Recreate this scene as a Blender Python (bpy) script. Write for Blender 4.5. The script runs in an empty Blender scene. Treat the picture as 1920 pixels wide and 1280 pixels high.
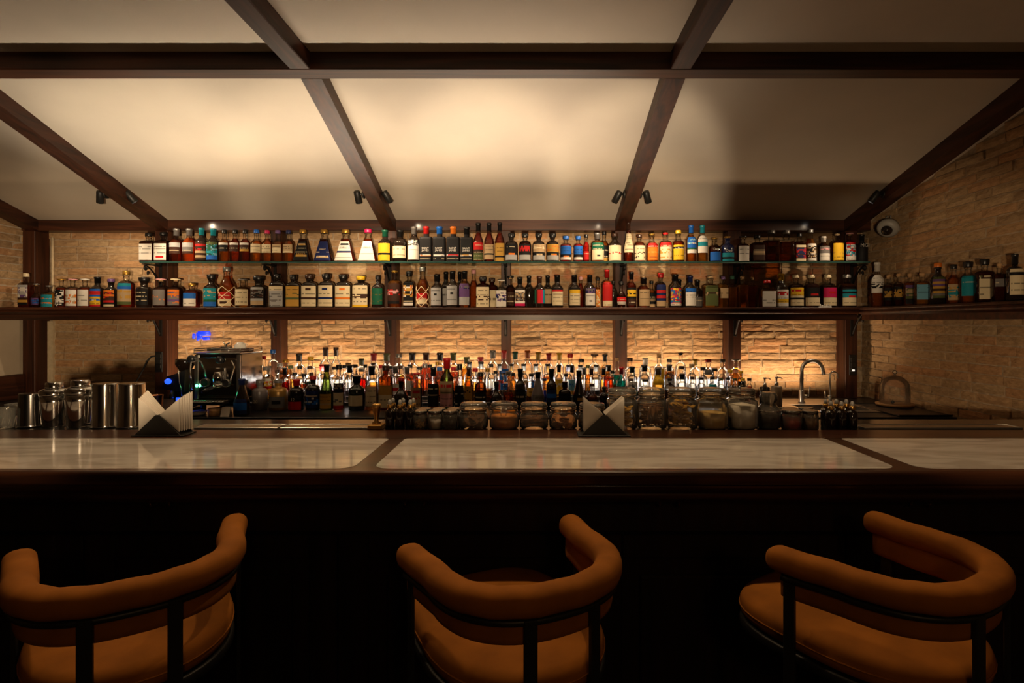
import bpy, math, random
from mathutils import Vector, Matrix
R_ = random.Random(7)
PI = math.pi
SC = bpy.context.scene
COL = SC.collection

# ------------------------------------------------------------------ camera, world, exposure, lamps
F, CX, CY, CZ = 1067.0, 1000.0, 603.0, 1.55      # focal length and principal point in pixels of the 1920 x 1280 frame, eye height
def PX(px, Y): return (px - CX) * Y / F
def PZ(py, Y): return CZ - (py - CY) * Y / F

cam = bpy.data.cameras.new('camera')
cam.sensor_width = 36.0
cam.lens = 36.0 * F / 1920.0
cam.shift_x = -(CX - 960.0) / 1920.0
cam.shift_y = -(640.0 - CY) / 1920.0
cam.clip_start = 0.05
cam_o = bpy.data.objects.new('camera', cam)
cam_o.location = (0, 0, CZ)
cam_o.rotation_euler = (PI / 2, 0, 0)
COL.objects.link(cam_o)
SC.camera = cam_o

SC.view_settings.view_transform = 'Standard'
SC.view_settings.look = 'None'
SC.view_settings.gamma = 1.0
SC.view_settings.use_curve_mapping = False
SC.view_settings.exposure = 0.0
try:
    SC.cycles.max_bounces = 10
    SC.cycles.diffuse_bounces = 4
    SC.cycles.glossy_bounces = 4
    SC.cycles.transmission_bounces = 6
    SC.cycles.transparent_max_bounces = 40
    SC.cycles.sample_clamp_indirect = 4.0
    SC.cycles.caustics_reflective = False
    SC.cycles.caustics_refractive = False
except Exception:
    pass

W = bpy.data.worlds.new('world')
SC.world = W
W.use_nodes = True
W.node_tree.nodes['Background'].inputs[0].default_value = (1.0, 0.62, 0.32, 1)
W.node_tree.nodes['Background'].inputs[1].default_value = 0.02

WARM = (1.0, 0.66, 0.36)
def lamp(name, kind, loc, energy, color=WARM, target=None, size=0.02, size_y=None, blend=0.5, spread=None):
    spot = size_y                                  # a spot takes its cone angle where an area lamp takes its second side
    L = bpy.data.lights.new(name, kind)
    L.energy = energy
    L.color = color
    if kind == 'AREA':
        L.shape = 'RECTANGLE' if size_y else 'SQUARE'
        L.size = size
        if size_y: L.size_y = size_y
        if spread: L.spread = math.radians(spread)
    elif kind == 'SPOT':
        L.shadow_soft_size = size
        L.spot_size = math.radians(spot)
        L.spot_blend = blend
    else:
        L.shadow_soft_size = size
    o = bpy.data.objects.new(name, L)
    o.location = loc
    if target is not None:
        d = Vector(target) - Vector(loc)
        o.rotation_euler = d.to_track_quat('-Z', 'Y').to_euler()
    COL.objects.link(o)
    return o

# LED strips behind the bottles on the back counter: one washes the brick, one lights the sloping ceiling
lamp('led_strip_wall_wash', 'AREA', (-0.25, 4.675, 1.03), 42.0, (1.0, 0.68, 0.40), (-0.25, 4.80, 1.36), 5.4, 0.06)
lamp('led_strip_ceiling_wash', 'AREA', (-1.1, 4.48, 1.10), 22.5, (1.0, 0.84, 0.64), (-1.1, 3.34, 2.72), 3.3, 0.03, spread=50)
lamp('led_strip_bottle_glow', 'AREA', (-0.15, 4.735, 1.07), 3.5, (0.95, 0.95, 1.0), (-0.15, 4.2, 1.10), 3.6, 0.05, spread=120)
# recessed lamps in the flat ceiling over the bar light its top and, past its edge, the stools
for lx, e_ in ((-1.75, 37), (-0.65, 37), (0.45, 35), (1.55, 25)):
    lamp('ceiling_downlight_lamp', 'SPOT', (lx, 2.28, 2.83), e_, (1.0, 0.68, 0.38), (lx, 1.85, 0.9), 0.035, 92, 0.8)
# unseen low spots behind the photographer, first read off the shaker shadows, others added fill: they reach the back bar over the stools and the bar top
for tx, ty, tz, e_, cone, sz in ((-3.75, 4.85, 1.76, 640, 21, 0.06), (-2.3, 4.85, 2.06, 540, 23, 0.04), (-0.75, 4.85, 2.08, 580, 23, 0.04), (0.70, 4.85, 2.06, 540, 22, 0.04), (2.78, 3.95, 1.66, 250, 22, 0.04)):
    lamp('low_spot_fill', 'SPOT', (0.02, -0.62, 1.40), e_, (1.0, 0.72, 0.43), (tx, ty, tz), sz, cone, 0.6)
for tx, e_ in ((-3.75, 230), (-2.75, 360), (-1.55, 450), (-0.35, 500), (0.75, 470)):          # more fill added at the same spot to brighten the sloping ceiling under the purlin
    lamp('low_spot_fill', 'SPOT', (0.02, -0.62, 1.42), e_, (1.0, 0.81, 0.58), (tx, 4.2, 2.58), 0.04, 17, 0.5)
lamp('room_fill_light', 'POINT', (0.6, -1.7, 2.3), 16, (1.0, 0.62, 0.30), None, 0.12)  # added unseen fill from behind the camera, no known lamp hangs there
SPOT_K = 0.72

# ------------------------------------------------------------------ materials
def lin(c):
    return tuple(((x / 12.92) if x <= 0.04045 else ((x + 0.055) / 1.055) ** 2.4) for x in c)
def hexc(r, g, b): return lin((r / 255.0, g / 255.0, b / 255.0))
MATS = {}
def newmat(name):
    m = bpy.data.materials.new(name)
    m.use_nodes = True
    nt = m.node_tree
    for n in list(nt.nodes): nt.nodes.remove(n)
    out = nt.nodes.new('ShaderNodeOutputMaterial')
    return m, nt, out
def N(nt, typ, **kw):
    n = nt.nodes.new(typ)
    for k, v in kw.items(): setattr(n, k, v)
    return n
def pbr(name, color, rough=0.5, metal=0.0, noise=0.0, nscale=20.0, stretch=(1, 1, 1), bump=0.0, coat=0.0, emit=None, estr=0.0, spec=0.5, color2=None):
    m, nt, out = newmat(name)
    b = N(nt, 'ShaderNodeBsdfPrincipled')
    b.inputs['Base Color'].default_value = (*color, 1)
    b.inputs['Roughness'].default_value = rough
    b.inputs['Metallic'].default_value = metal
    b.inputs['Specular IOR Level'].default_value = spec
    if coat:
        b.inputs['Coat Weight'].default_value = coat
        b.inputs['Coat Roughness'].default_value = 0.08
    if emit:
        b.inputs['Emission Color'].default_value = (*emit, 1)
        b.inputs['Emission Strength'].default_value = estr
    if noise or bump:
        tc = N(nt, 'ShaderNodeTexCoord')
        mp = N(nt, 'ShaderNodeMapping')
        mp.inputs['Scale'].default_value = stretch
        nz = N(nt, 'ShaderNodeTexNoise')
        nz.inputs['Scale'].default_value = nscale
        nz.inputs['Detail'].default_value = 6
        nt.links.new(tc.outputs['Object'], mp.inputs[0])
        nt.links.new(mp.outputs[0], nz.inputs['Vector'])
        if noise:
            cr = N(nt, 'ShaderNodeMix', data_type='RGBA')
            c2 = color2 or tuple(c * (1 - noise) for c in color)
            cr.inputs[6].default_value = (*c2, 1)
            cr.inputs[7].default_value = (*color, 1)
            mr = N(nt, 'ShaderNodeMapRange')
            mr.inputs[1].default_value = 0.35; mr.inputs[2].default_value = 0.65
            nt.links.new(nz.outputs[0], mr.inputs[0])
            nt.links.new(mr.outputs[0], cr.inputs[0])
            nt.links.new(cr.outputs[2], b.inputs['Base Color'])
        if bump:
            bp = N(nt, 'ShaderNodeBump')
            bp.inputs['Strength'].default_value = bump
            bp.inputs['Distance'].default_value = 0.01
            nt.links.new(nz.outputs[0], bp.inputs['Height'])
            nt.links.new(bp.outputs[0], b.inputs['Normal'])
    nt.links.new(b.outputs[0], out.inputs[0])
    MATS[name] = m
    return m
def wood(name, axis, c1=(0.018, 0.0062, 0.003), c2=(0.074, 0.022, 0.009), rough=0.5, coat=0.0):
    m, nt, out = newmat(name)
    b = N(nt, 'ShaderNodeBsdfPrincipled')
    tc = N(nt, 'ShaderNodeTexCoord'); mp = N(nt, 'ShaderNodeMapping')
    s = [26.0, 26.0, 26.0]; s[axis] = 1.4
    mp.inputs['Scale'].default_value = s
    nz = N(nt, 'ShaderNodeTexNoise'); nz.inputs['Scale'].default_value = 1.0; nz.inputs['Detail'].default_value = 8; nz.inputs['Distortion'].default_value = 0.6
    cr = N(nt, 'ShaderNodeValToRGB')
    cr.color_ramp.elements[0].position = 0.32; cr.color_ramp.elements[0].color = (*c1, 1)
    cr.color_ramp.elements[1].position = 0.70; cr.color_ramp.elements[1].color = (*c2, 1)
    bp = N(nt, 'ShaderNodeBump'); bp.inputs['Strength'].default_value = 0.12; bp.inputs['Distance'].default_value = 0.003
    nt.links.new(tc.outputs['Object'], mp.inputs[0]); nt.links.new(mp.outputs[0], nz.inputs['Vector'])
    nt.links.new(nz.outputs[0], cr.inputs[0]); nt.links.new(cr.outputs[0], b.inputs['Base Color'])
    nt.links.new(nz.outputs[0], bp.inputs['Height']); nt.links.new(bp.outputs[0], b.inputs['Normal'])
    b.inputs['Roughness'].default_value = rough
    b.inputs['Specular IOR Level'].default_value = 0.3
    if coat:
        b.inputs['Coat Weight'].default_value = coat; b.inputs['Coat Roughness'].default_value = 0.12
    nt.links.new(b.outputs[0], out.inputs[0])
    MATS[name] = m
    return m
WX = wood('dark_wood_x', 0, rough=0.38); WXH = wood('lacquered_wood_x', 0, coat=0.35); WY = wood('dark_wood_y', 1); WZ = wood('dark_wood_z', 2)
WBAR = wood('bar_wood', 0, (0.020, 0.008, 0.004), (0.070, 0.024, 0.011), 0.3, 0.4)
WFRONT = wood('bar_front_wood', 2, (0.008, 0.0035, 0.0025), (0.020, 0.008, 0.005), 0.45)

def brick_mat(name, per_object):
    m, nt, out = newmat(name)
    b = N(nt, 'ShaderNodeBsdfPrincipled'); b.inputs['Roughness'].default_value = 0.9
    b.inputs['Specular IOR Level'].default_value = 0.2
    if per_object:
        src = N(nt, 'ShaderNodeObjectInfo').outputs['Random']
    else:
        src = N(nt, 'ShaderNodeAttribute', attribute_name='tone').outputs['Fac']
    cr = N(nt, 'ShaderNodeValToRGB')
    e = cr.color_ramp.elements
    e[0].position = 0.0; e[0].color = (0.340, 0.228, 0.129, 1)
    e[1].position = 1.0; e[1].color = (0.474, 0.325, 0.181, 1)
    for p, c in ((0.2, (0.433, 0.286, 0.155, 1)), (0.5, (0.464, 0.296, 0.155, 1)), (0.74, (0.453, 0.247, 0.120, 1)), (0.86, (0.443, 0.306, 0.172, 1))):
        q = e.new(p); q.color = c
    tc = N(nt, 'ShaderNodeTexCoord')
    geo = N(nt, 'ShaderNodeNewGeometry')
    mp = N(nt, 'ShaderNodeMapping'); mp.inputs['Scale'].default_value = (20, 20, 48)
    n1 = N(nt, 'ShaderNodeTexNoise'); n1.inputs['Scale'].default_value = 1.0; n1.inputs['Detail'].default_value = 9; n1.inputs['Roughness'].default_value = 0.65
    nt.links.new(geo.outputs['Position'], mp.inputs[0]); nt.links.new(mp.outputs[0], n1.inputs['Vector'])
    mx = N(nt, 'ShaderNodeMix', data_type='RGBA'); mx.blend_type = 'MULTIPLY'
    r2 = N(nt, 'ShaderNodeValToRGB'); r2.color_ramp.elements[0].position = 0.3; r2.color_ramp.elements[0].color = (0.62, 0.56, 0.50, 1)
    r2.color_ramp.elements[1].position = 0.66; r2.color_ramp.elements[1].color = (1.12, 1.1, 1.06, 1)
    nt.links.new(n1.outputs[0], r2.inputs[0])
    mx.inputs[0].default_value = 0.85
    nt.links.new(src, cr.inputs[0]); nt.links.new(cr.outputs[0], mx.inputs[6]); nt.links.new(r2.outputs[0], mx.inputs[7])
    nt.links.new(mx.outputs[2], b.inputs['Base Color'])
    bp = N(nt, 'ShaderNodeBump'); bp.inputs['Strength'].default_value = 0.9; bp.inputs['Distance'].default_value = 0.014
    nt.links.new(n1.outputs[0], bp.inputs['Height']); nt.links.new(bp.outputs[0], b.inputs['Normal'])
    nt.links.new(b.outputs[0], out.inputs[0])
    MATS[name] = m
    return m
BRICK = brick_mat('brick_clay', True)
BRICKJ = brick_mat('brick_clay_far', False)
MORTAR = pbr('mortar', (0.46, 0.34, 0.22), 0.95, noise=0.35, nscale=30, bump=0.6)
PLASTER = pbr('cream_ceiling_paint', (0.61, 0.525, 0.42), 0.62, noise=0.06, nscale=3.0, spec=0.25)
PLASTERW = pbr('plaster_wall', (0.45, 0.36, 0.26), 0.8, noise=0.1, nscale=5)
ROOMWALL = pbr('dark_room_wall', (0.10, 0.07, 0.05), 0.8)
FLOORM = wood('floor_wood', 1, (0.012, 0.007, 0.005), (0.03, 0.016, 0.010), 0.4)
def marble():
    m, nt, out = newmat('white_marble')
    b = N(nt, 'ShaderNodeBsdfPrincipled'); b.inputs['Roughness'].default_value = 0.07
    tc = N(nt, 'ShaderNodeTexCoord'); mp = N(nt, 'ShaderNodeMapping'); mp.inputs['Scale'].default_value = (1.2, 5, 1); mp.inputs['Rotation'].default_value = (0, 0, 0.12)
    nz = N(nt, 'ShaderNodeTexNoise'); nz.inputs['Scale'].default_value = 2.2; nz.inputs['Detail'].default_value = 9; nz.inputs['Distortion'].default_value = 1.5
    cr = N(nt, 'ShaderNodeValToRGB')
    cr.color_ramp.elements[0].position = 0.40; cr.color_ramp.elements[0].color = (0.40, 0.36, 0.32, 1)
    cr.color_ramp.elements[1].position = 0.56; cr.color_ramp.elements[1].color = (0.54, 0.50, 0.45, 1)
    nt.links.new(tc.outputs['Object'], mp.inputs[0]); nt.links.new(mp.outputs[0], nz.inputs['Vector'])
    nt.links.new(nz.outputs[0], cr.inputs[0]); nt.links.new(cr.outputs[0], b.inputs['Base Color'])
    nt.links.new(b.outputs[0], out.inputs[0]); MATS['marble'] = m
    return m
MARBLE = marble()
SUEDE = pbr('orange_suede', (0.315, 0.106, 0.011), 0.85, noise=0.30, nscale=9, bump=0.05, spec=0.15)
BLACKM = pbr('black_metal', (0.012, 0.011, 0.010), 0.45, metal=0.0, spec=0.4)
IRON = pbr('wrought_iron', (0.010, 0.008, 0.007), 0.6, spec=0.2, noise=0.3, nscale=40, bump=0.1)
STEEL = pbr('brushed_steel', (0.55, 0.53, 0.50), 0.28, metal=1.0, noise=0.12, nscale=8, stretch=(40, 1, 1))
CHROME = pbr('polished_steel', (0.62, 0.60, 0.57), 0.10, metal=1.0)
DARKSTEEL = pbr('dark_polished_steel', (0.20, 0.19, 0.18), 0.16, metal=1.0)
BRASS = pbr('brass', (0.62, 0.36, 0.10), 0.30, metal=1.0, noise=0.1, nscale=12)
COPPER = pbr('copper', (0.70, 0.30, 0.14), 0.25, metal=1.0)
BLACKSTONE = pbr('black_stone_top', (0.010, 0.009, 0.009), 0.35, noise=0.3, nscale=60)
BLACKPL = pbr('black_plastic', (0.010, 0.010, 0.011), 0.35)
GREYPL = pbr('grey_plastic', (0.30, 0.29, 0.27), 0.45)
WHITECER = pbr('white_ceramic', (0.72, 0.70, 0.66), 0.2)
PAPER = pbr('napkin_paper', (0.66, 0.60, 0.52), 0.9, noise=0.06, nscale=30)
LIGHTWOOD = pbr('light_wood', (0.42, 0.22, 0.08), 0.5, noise=0.35, nscale=4, stretch=(1, 14, 1))
LENS = pbr('lit_lamp_lens', (0.9, 0.9, 0.9), 0.3, emit=(1.0, 0.93, 0.84), estr=9.0)
LEDW = pbr('led_diffuser', (0.9, 0.9, 0.9), 0.5, emit=(0.95, 0.90, 0.88), estr=0.85)
LEDG = pbr('green_indicator', (0.1, 0.5, 0.3), 0.4, emit=(0.15, 1.0, 0.45), estr=4.0)
LEDB = pbr('blue_light', (0.05, 0.1, 0.8), 0.4, emit=(0.02, 0.10, 1.0), estr=1.6)
NEONB = pbr('blue_neon', (0.02, 0.05, 0.8), 0.4, emit=(0.004, 0.035, 1.0), estr=1.1)
RUBBER = pbr('rubber', (0.02, 0.02, 0.02), 0.8)

def glassy(name, tint, edge, gloss=1.0, diffuse=0.0, dcol=None, rough=0.03):
    """thin glass: tinted transparency that deepens towards grazing angles, with a clear-coat reflection"""
    m, nt, out = newmat(name)
    lw = N(nt, 'ShaderNodeLayerWeight'); lw.inputs[0].default_value = 0.2
    cm = N(nt, 'ShaderNodeMix', data_type='RGBA')
    cm.inputs[6].default_value = (*tint, 1); cm.inputs[7].default_value = (*edge, 1)
    nt.links.new(lw.outputs['Facing'], cm.inputs[0])
    tr = N(nt, 'ShaderNodeBsdfTransparent'); nt.links.new(cm.outputs[2], tr.inputs[0])
    base = tr.outputs[0]
    if diffuse:
        d = N(nt, 'ShaderNodeBsdfDiffuse'); d.inputs[0].default_value = (*(dcol or tint), 1)
        ms = N(nt, 'ShaderNodeMixShader'); ms.inputs[0].default_value = diffuse
        nt.links.new(base, ms.inputs[1]); nt.links.new(d.outputs[0], ms.inputs[2]); base = ms.outputs[0]
    gl = N(nt, 'ShaderNodeBsdfGlossy'); gl.inputs['Roughness'].default_value = rough
    fr = N(nt, 'ShaderNodeFresnel'); fr.inputs[0].default_value = 1.47
    mu = N(nt, 'ShaderNodeMath', operation='MULTIPLY'); mu.inputs[1].default_value = gloss * 0.75
    nt.links.new(fr.outputs[0], mu.inputs[0])
    mx = N(nt, 'ShaderNodeMixShader')
    nt.links.new(mu.outputs[0], mx.inputs[0]); nt.links.new(base, mx.inputs[1]); nt.links.new(gl.outputs[0], mx.inputs[2])
    nt.links.new(mx.outputs[0], out.inputs[0])
    MATS[name] = m
    return m
GLASS = glassy('clear_glass', (0.97, 0.97, 0.96), (0.70, 0.70, 0.67))
JARGLASS = glassy('jar_glass', (0.95, 0.94, 0.90), (0.62, 0.59, 0.53), 1.5, 0.09, (0.7, 0.66, 0.58))
SHELFGLASS = glassy('shelf_glass', (0.88, 0.93, 0.90), (0.45, 0.62, 0.56), 1.0)
GLASSEDGE = glassy('shelf_glass_edge', (0.16, 0.30, 0.25), (0.08, 0.18, 0.15), 1.6, 0.35, (0.05, 0.13, 0.11))
GREENG = glassy('green_glass', (0.34, 0.42, 0.16), (0.07, 0.11, 0.03))
AMBERG = glassy('brown_glass', (0.50, 0.21, 0.05), (0.13, 0.04, 0.01))
DARKG = pbr('near_black_glass', (0.010, 0.006, 0.004), 0.07, coat=0.5)
DGREENG = pbr('dark_green_glass', (0.008, 0.014, 0.006), 0.07, coat=0.5)
NAVYG = pbr('navy_glass', (0.010, 0.014, 0.05), 0.08, coat=0.5)
MATTEK = pbr('matte_black_bottle', (0.012, 0.011, 0.012), 0.6, spec=0.2)
GREYC = pbr('grey_stoneware', (0.17, 0.145, 0.14), 0.32)
GOLDC = pbr('gold_stoneware', (0.36, 0.20, 0.05), 0.32, metal=0.4)
LIQ = {
    'a': glassy('amber_spirit', (0.88, 0.50, 0.13), (0.62, 0.24, 0.03), 0.3, 0.12, (0.42, 0.15, 0.02)),
    'y': glassy('pale_gold_spirit', (0.90, 0.64, 0.24), (0.66, 0.36, 0.07), 0.3, 0.10, (0.50, 0.26, 0.05)),
    'r': glassy('red_brown_spirit', (0.74, 0.24, 0.07), (0.42, 0.08, 0.015), 0.3, 0.12, (0.26, 0.045, 0.010)),
    'R': glassy('red_liqueur', (0.85, 0.06, 0.03), (0.45, 0.01, 0.01), 0.3, 0.25, (0.50, 0.02, 0.01)),
    'o': glassy('orange_liqueur', (0.95, 0.24, 0.03), (0.70, 0.09, 0.01), 0.3, 0.25, (0.62, 0.10, 0.01)),
    'd': glassy('dark_brown_spirit', (0.42, 0.15, 0.05), (0.18, 0.045, 0.012), 0.3, 0.15, (0.09, 0.024, 0.008)),
    'n': glassy('clear_spirit', (0.97, 0.97, 0.97), (0.78, 0.79, 0.80), 0.3),
    'u': glassy('blue_liqueur', (0.04, 0.12, 0.85), (0.02, 0.04, 0.5), 0.3, 0.3, (0.01, 0.03, 0.55)),
    't': glassy('teal_liqueur', (0.05, 0.62, 0.58), (0.02, 0.35, 0.34), 0.3, 0.25, (0.02, 0.42, 0.40)),
}
PAL = {
    'W': hexc(232, 224, 212), 'C': hexc(232, 212, 172), 'Y': hexc(236, 186, 40), 'O': hexc(228, 120, 34), 'R': hexc(196, 32, 30),
    'M': hexc(200, 24, 84), 'B': hexc(30, 100, 190), 'N': hexc(26, 36, 84), 'T': hexc(28, 140, 156), 'G': hexc(22, 92, 66),
    'K': hexc(20, 18, 18), 'E': hexc(120, 114, 110), 'D': hexc(64, 38, 26), 'P': hexc(108, 76, 128), 'L': hexc(120, 180, 205),
    'A': hexc(198, 150, 64), 'I': hexc(226, 160, 160), 'S': hexc(176, 174, 172), 'V': hexc(88, 96, 52), 'H': hexc(190, 160, 120),
}
CNAME = {'W': 'white', 'C': 'cream', 'Y': 'yellow', 'O': 'orange', 'R': 'red', 'M': 'magenta', 'B': 'blue', 'N': 'navy', 'T': 'teal', 'G': 'green',
         'K': 'black', 'E': 'grey', 'D': 'brown', 'P': 'purple', 'L': 'pale-blue', 'A': 'gold', 'I': 'pink', 'S': 'silver', 'V': 'olive', 'H': 'tan'}
CAPM = {}
for k, c in PAL.items():
    CAPM[k] = pbr('cap_' + CNAME[k].replace('-', '_'), tuple(q * 0.68 for q in c), 0.35, metal=0.7 if k in 'AS' else 0.0)
CORKM = pbr('cork', hexc(190, 150, 104), 0.85, noise=0.25, nscale=60)
PAL = {k: tuple(x * 0.62 for x in c) for k, c in PAL.items()}       # printed paper, not the paper white of a screen
def label_mat():
    m, nt, out = newmat('printed_label')
    b = N(nt, 'ShaderNodeBsdfPrincipled'); b.inputs['Roughness'].default_value = 0.65; b.inputs['Specular IOR Level'].default_value = 0.15
    a = N(nt, 'ShaderNodeAttribute', attribute_name='Col')
    nt.links.new(a.outputs['Color'], b.inputs['Base Color']); nt.links.new(b.outputs[0], out.inputs[0])
    return m
LABEL = label_mat()

# ------------------------------------------------------------------ mesh building
class MB:
    def __init__(s): s.v = []; s.f = []; s.mi = []; s.sm = []; s.col = None; s.tone = None
    def add(s, verts, faces, mi=0, smooth=False):
        o = len(s.v); s.v.extend(verts)
        for f in faces: s.f.append(tuple(i + o for i in f)); s.mi.append(mi); s.sm.append(smooth)
    def box(s, x0, x1, y0, y1, z0, z1, c=0.0, mi=0):
        if c <= 0:
            v = [(x, y, z) for x in (x0, x1) for y in (y0, y1) for z in (z0, z1)]
            s.add(v, [(0, 1, 3, 2), (4, 6, 7, 5), (0, 4, 5, 1), (2, 3, 7, 6), (0, 2, 6, 4), (1, 5, 7, 3)], mi); return
        v = []; X = (x0, x1); Y = (y0, y1); Z = (z0, z1)
        def idx(i, j, k, a): return ((i * 2 + j) * 2 + k) * 3 + a
        for i in (0, 1):
            for j in (0, 1):
                for k in (0, 1):
                    sx, sy, sz = (1, -1)[i] * c, (1, -1)[j] * c, (1, -1)[k] * c
                    v += [(X[i], Y[j] + sy, Z[k] + sz), (X[i] + sx, Y[j], Z[k] + sz), (X[i] + sx, Y[j] + sy, Z[k])]
        f = []
        f += [tuple(idx(i, j, k, 0) for j, k in ((0, 0), (0, 1), (1, 1), (1, 0))) for i in (0, 1)]
        f += [tuple(idx(i, j, k, 1) for i, k in ((0, 0), (1, 0), (1, 1), (0, 1))) for j in (0, 1)]
        f += [tuple(idx(i, j, k, 2) for i, j in ((0, 0), (0, 1), (1, 1), (1, 0))) for k in (0, 1)]
        for j in (0, 1):
            for k in (0, 1): f.append((idx(0, j, k, 1), idx(1, j, k, 1), idx(1, j, k, 2), idx(0, j, k, 2)))
        for i in (0, 1):
            for k in (0, 1): f.append((idx(i, 0, k, 0), idx(i, 1, k, 0), idx(i, 1, k, 2), idx(i, 0, k, 2)))
        for i in (0, 1):
            for j in (0, 1): f.append((idx(i, j, 0, 0), idx(i, j, 1, 0), idx(i, j, 1, 1), idx(i, j, 0, 1)))
        for i in (0, 1):
            for j in (0, 1):
                for k in (0, 1): f.append((idx(i, j, k, 0), idx(i, j, k, 1), idx(i, j, k, 2)))
        s.add(v, f, mi)
    def lathe(s, prof, n=16, e=2.0, dr=1.0, c=(0, 0, 0), mi=0, smooth=True, capb=True, capt=True, rnd=0.0):
        v = []; ring = []; ring0 = []
        for i in range(n):
            t = 2 * PI * (i + 0.5) / n
            a, b = math.cos(t), math.sin(t)
            ring.append((math.copysign(abs(a) ** (2 / e), a), math.copysign(abs(b) ** (2 / e), b) * dr)); ring0.append((a, b))
        for r, z in prof:
            for a, b in (ring if r > rnd else ring0): v.append((c[0] + a * r, c[1] + b * r, c[2] + z))
        f = []
        for j in range(len(prof) - 1):
            for i in range(n):
                k = (i + 1) % n
                f.append((j * n + i, j * n + k, (j + 1) * n + k, (j + 1) * n + i))
        s.add(v, f, mi, smooth)
        o = len(s.v) - len(v)
        if capb: s.f.append(tuple(o + i for i in reversed(range(n)))); s.mi.append(mi); s.sm.append(False)
        if capt: s.f.append(tuple(o + (len(prof) - 1) * n + i for i in range(n))); s.mi.append(mi); s.sm.append(False)
    def tube(s, path, r, n=8, mi=0, closed=False, cap=True, rv=None, up=None, e=2.0, smooth=True):
        P = [Vector(p) for p in path]; m = len(P)
        rs = r if isinstance(r, (list, tuple)) else [r] * m
        rvs = rv if isinstance(rv, (list, tuple)) else ([rv] * m if rv else rs)
        v = []
        T = []
        for i in range(m):
            if closed: d = P[(i + 1) % m] - P[i - 1]
            else: d = P[min(i + 1, m - 1)] - P[max(i - 1, 0)]
            T.append(d.normalized())
        if up is not None: nrm = None
        else:
            a = Vector((0, 0, 1)) if abs(T[0].z) < 0.9 else Vector((1, 0, 0))
            nrm = (a - T[0] * a.dot(T[0])).normalized()
        for i in range(m):
            if up is not None:
                u = Vector(up); nn = (u - T[i] * u.dot(T[i])).normalized()
            else:
                nrm = (nrm - T[i] * nrm.dot(T[i])).normalized(); nn = nrm
            bb = T[i].cross(nn)
            for k in range(n):
                t = 2 * PI * (k + 0.5) / n
                ca, sa = math.cos(t), math.sin(t)
                ca = math.copysign(abs(ca) ** (2 / e), ca); sa = math.copysign(abs(sa) ** (2 / e), sa)
                v.append(tuple(P[i] + bb * (rs[i] * ca) + nn * (rvs[i] * sa)))
        f = []
        for i in range(m if closed else m - 1):
            j = (i + 1) % m
            for k in range(n):
                q = (k + 1) % n
                f.append((i * n + k, i * n + q, j * n + q, j * n + k))
        if cap and not closed:
            f.append(tuple(reversed(range(n)))); f.append(tuple((m - 1) * n + k for k in range(n)))
        s.add(v, f, mi, smooth)
    def extr(s, poly, a0, a1, axis, mi=0, smooth=False):
        """polygon of 2-D points swept between a0 and a1 along an axis: axis x takes (y, z), y takes (x, z), z takes (x, y)"""
        n = len(poly); v = []
        for a in (a0, a1):
            for p, q in poly: v.append((a, p, q) if axis == 'x' else ((p, a, q) if axis == 'y' else (p, q, a)))
        f = [(i, (i + 1) % n, n + (i + 1) % n, n + i) for i in range(n)]
        s.add(v, f, mi, smooth)
        o = len(s.v) - len(v)
        s.f.append(tuple(o + i for i in range(n))); s.mi.append(mi); s.sm.append(False)
        s.f.append(tuple(o + n + i for i in reversed(range(n)))); s.mi.append(mi); s.sm.append(False)
    def ball(s, c, r, n=12, m=8, mi=0, sz=1.0):
        prof = [(max(1e-4, r * math.sin(PI * i / m)), -r * sz * math.cos(PI * i / m)) for i in range(m + 1)]
        s.lathe(prof, n, c=c, mi=mi, capb=False, capt=False)
    def xf(s, M):
        s.v = [tuple(M @ Vector(p)) for p in s.v]
    def mesh(s, name, mats):
        me = bpy.data.meshes.new(name)
        me.from_pydata(s.v, [], s.f)
        for m in (mats if isinstance(mats, (list, tuple)) else [mats]): me.materials.append(m)
        me.polygons.foreach_set('material_index', s.mi)
        me.polygons.foreach_set('use_smooth', s.sm)
        if s.col:
            a = me.attributes.new('Col', 'FLOAT_COLOR', 'FACE')
            flat = []
            for c in s.col: flat += [c[0], c[1], c[2], 1.0]
            a.data.foreach_set('color', flat)
        if s.tone:
            a = me.attributes.new('tone', 'FLOAT', 'FACE')
            a.data.foreach_set('value', s.tone)
        me.update()
        return me
def obj(name, mb, mats, parent=None, loc=None, rot=None):
    me = mb if isinstance(mb, bpy.types.Mesh) else mb.mesh(name, mats)
    o = bpy.data.objects.new(name, me)
    if loc is not None: o.location = loc
    if rot is not None: o.rotation_euler = rot
    if parent is not None: o.parent = parent
    COL.objects.link(o)
    return o
def tag(o, label=None, cat=None, group=None, kind=None):
    if label: o['label'] = label
    if cat: o['category'] = cat
    if group: o['group'] = group
    if kind: o['kind'] = kind
    return o
def thing(name, label, cat, loc=(0, 0, 0), rz=0.0, group=None):
    o = bpy.data.objects.new(name, None)
    o.empty_display_size = 0.05
    o.location = loc; o.rotation_euler = (0, 0, rz)
    COL.objects.link(o)
    return tag(o, label, cat, group)
def copy_tree(o, parent=None):
    c = o.copy(); COL.objects.link(c)
    if parent is not None: c.parent = parent
    for ch in list(o.children): copy_tree(ch, c)
    return c
def arc(cx, cy, r, a0, a1, n):
    return [(cx + r * math.cos(math.radians(a0 + (a1 - a0) * i / n)), cy + r * math.sin(math.radians(a0 + (a1 - a0) * i / n))) for i in range(n + 1)]

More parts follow.
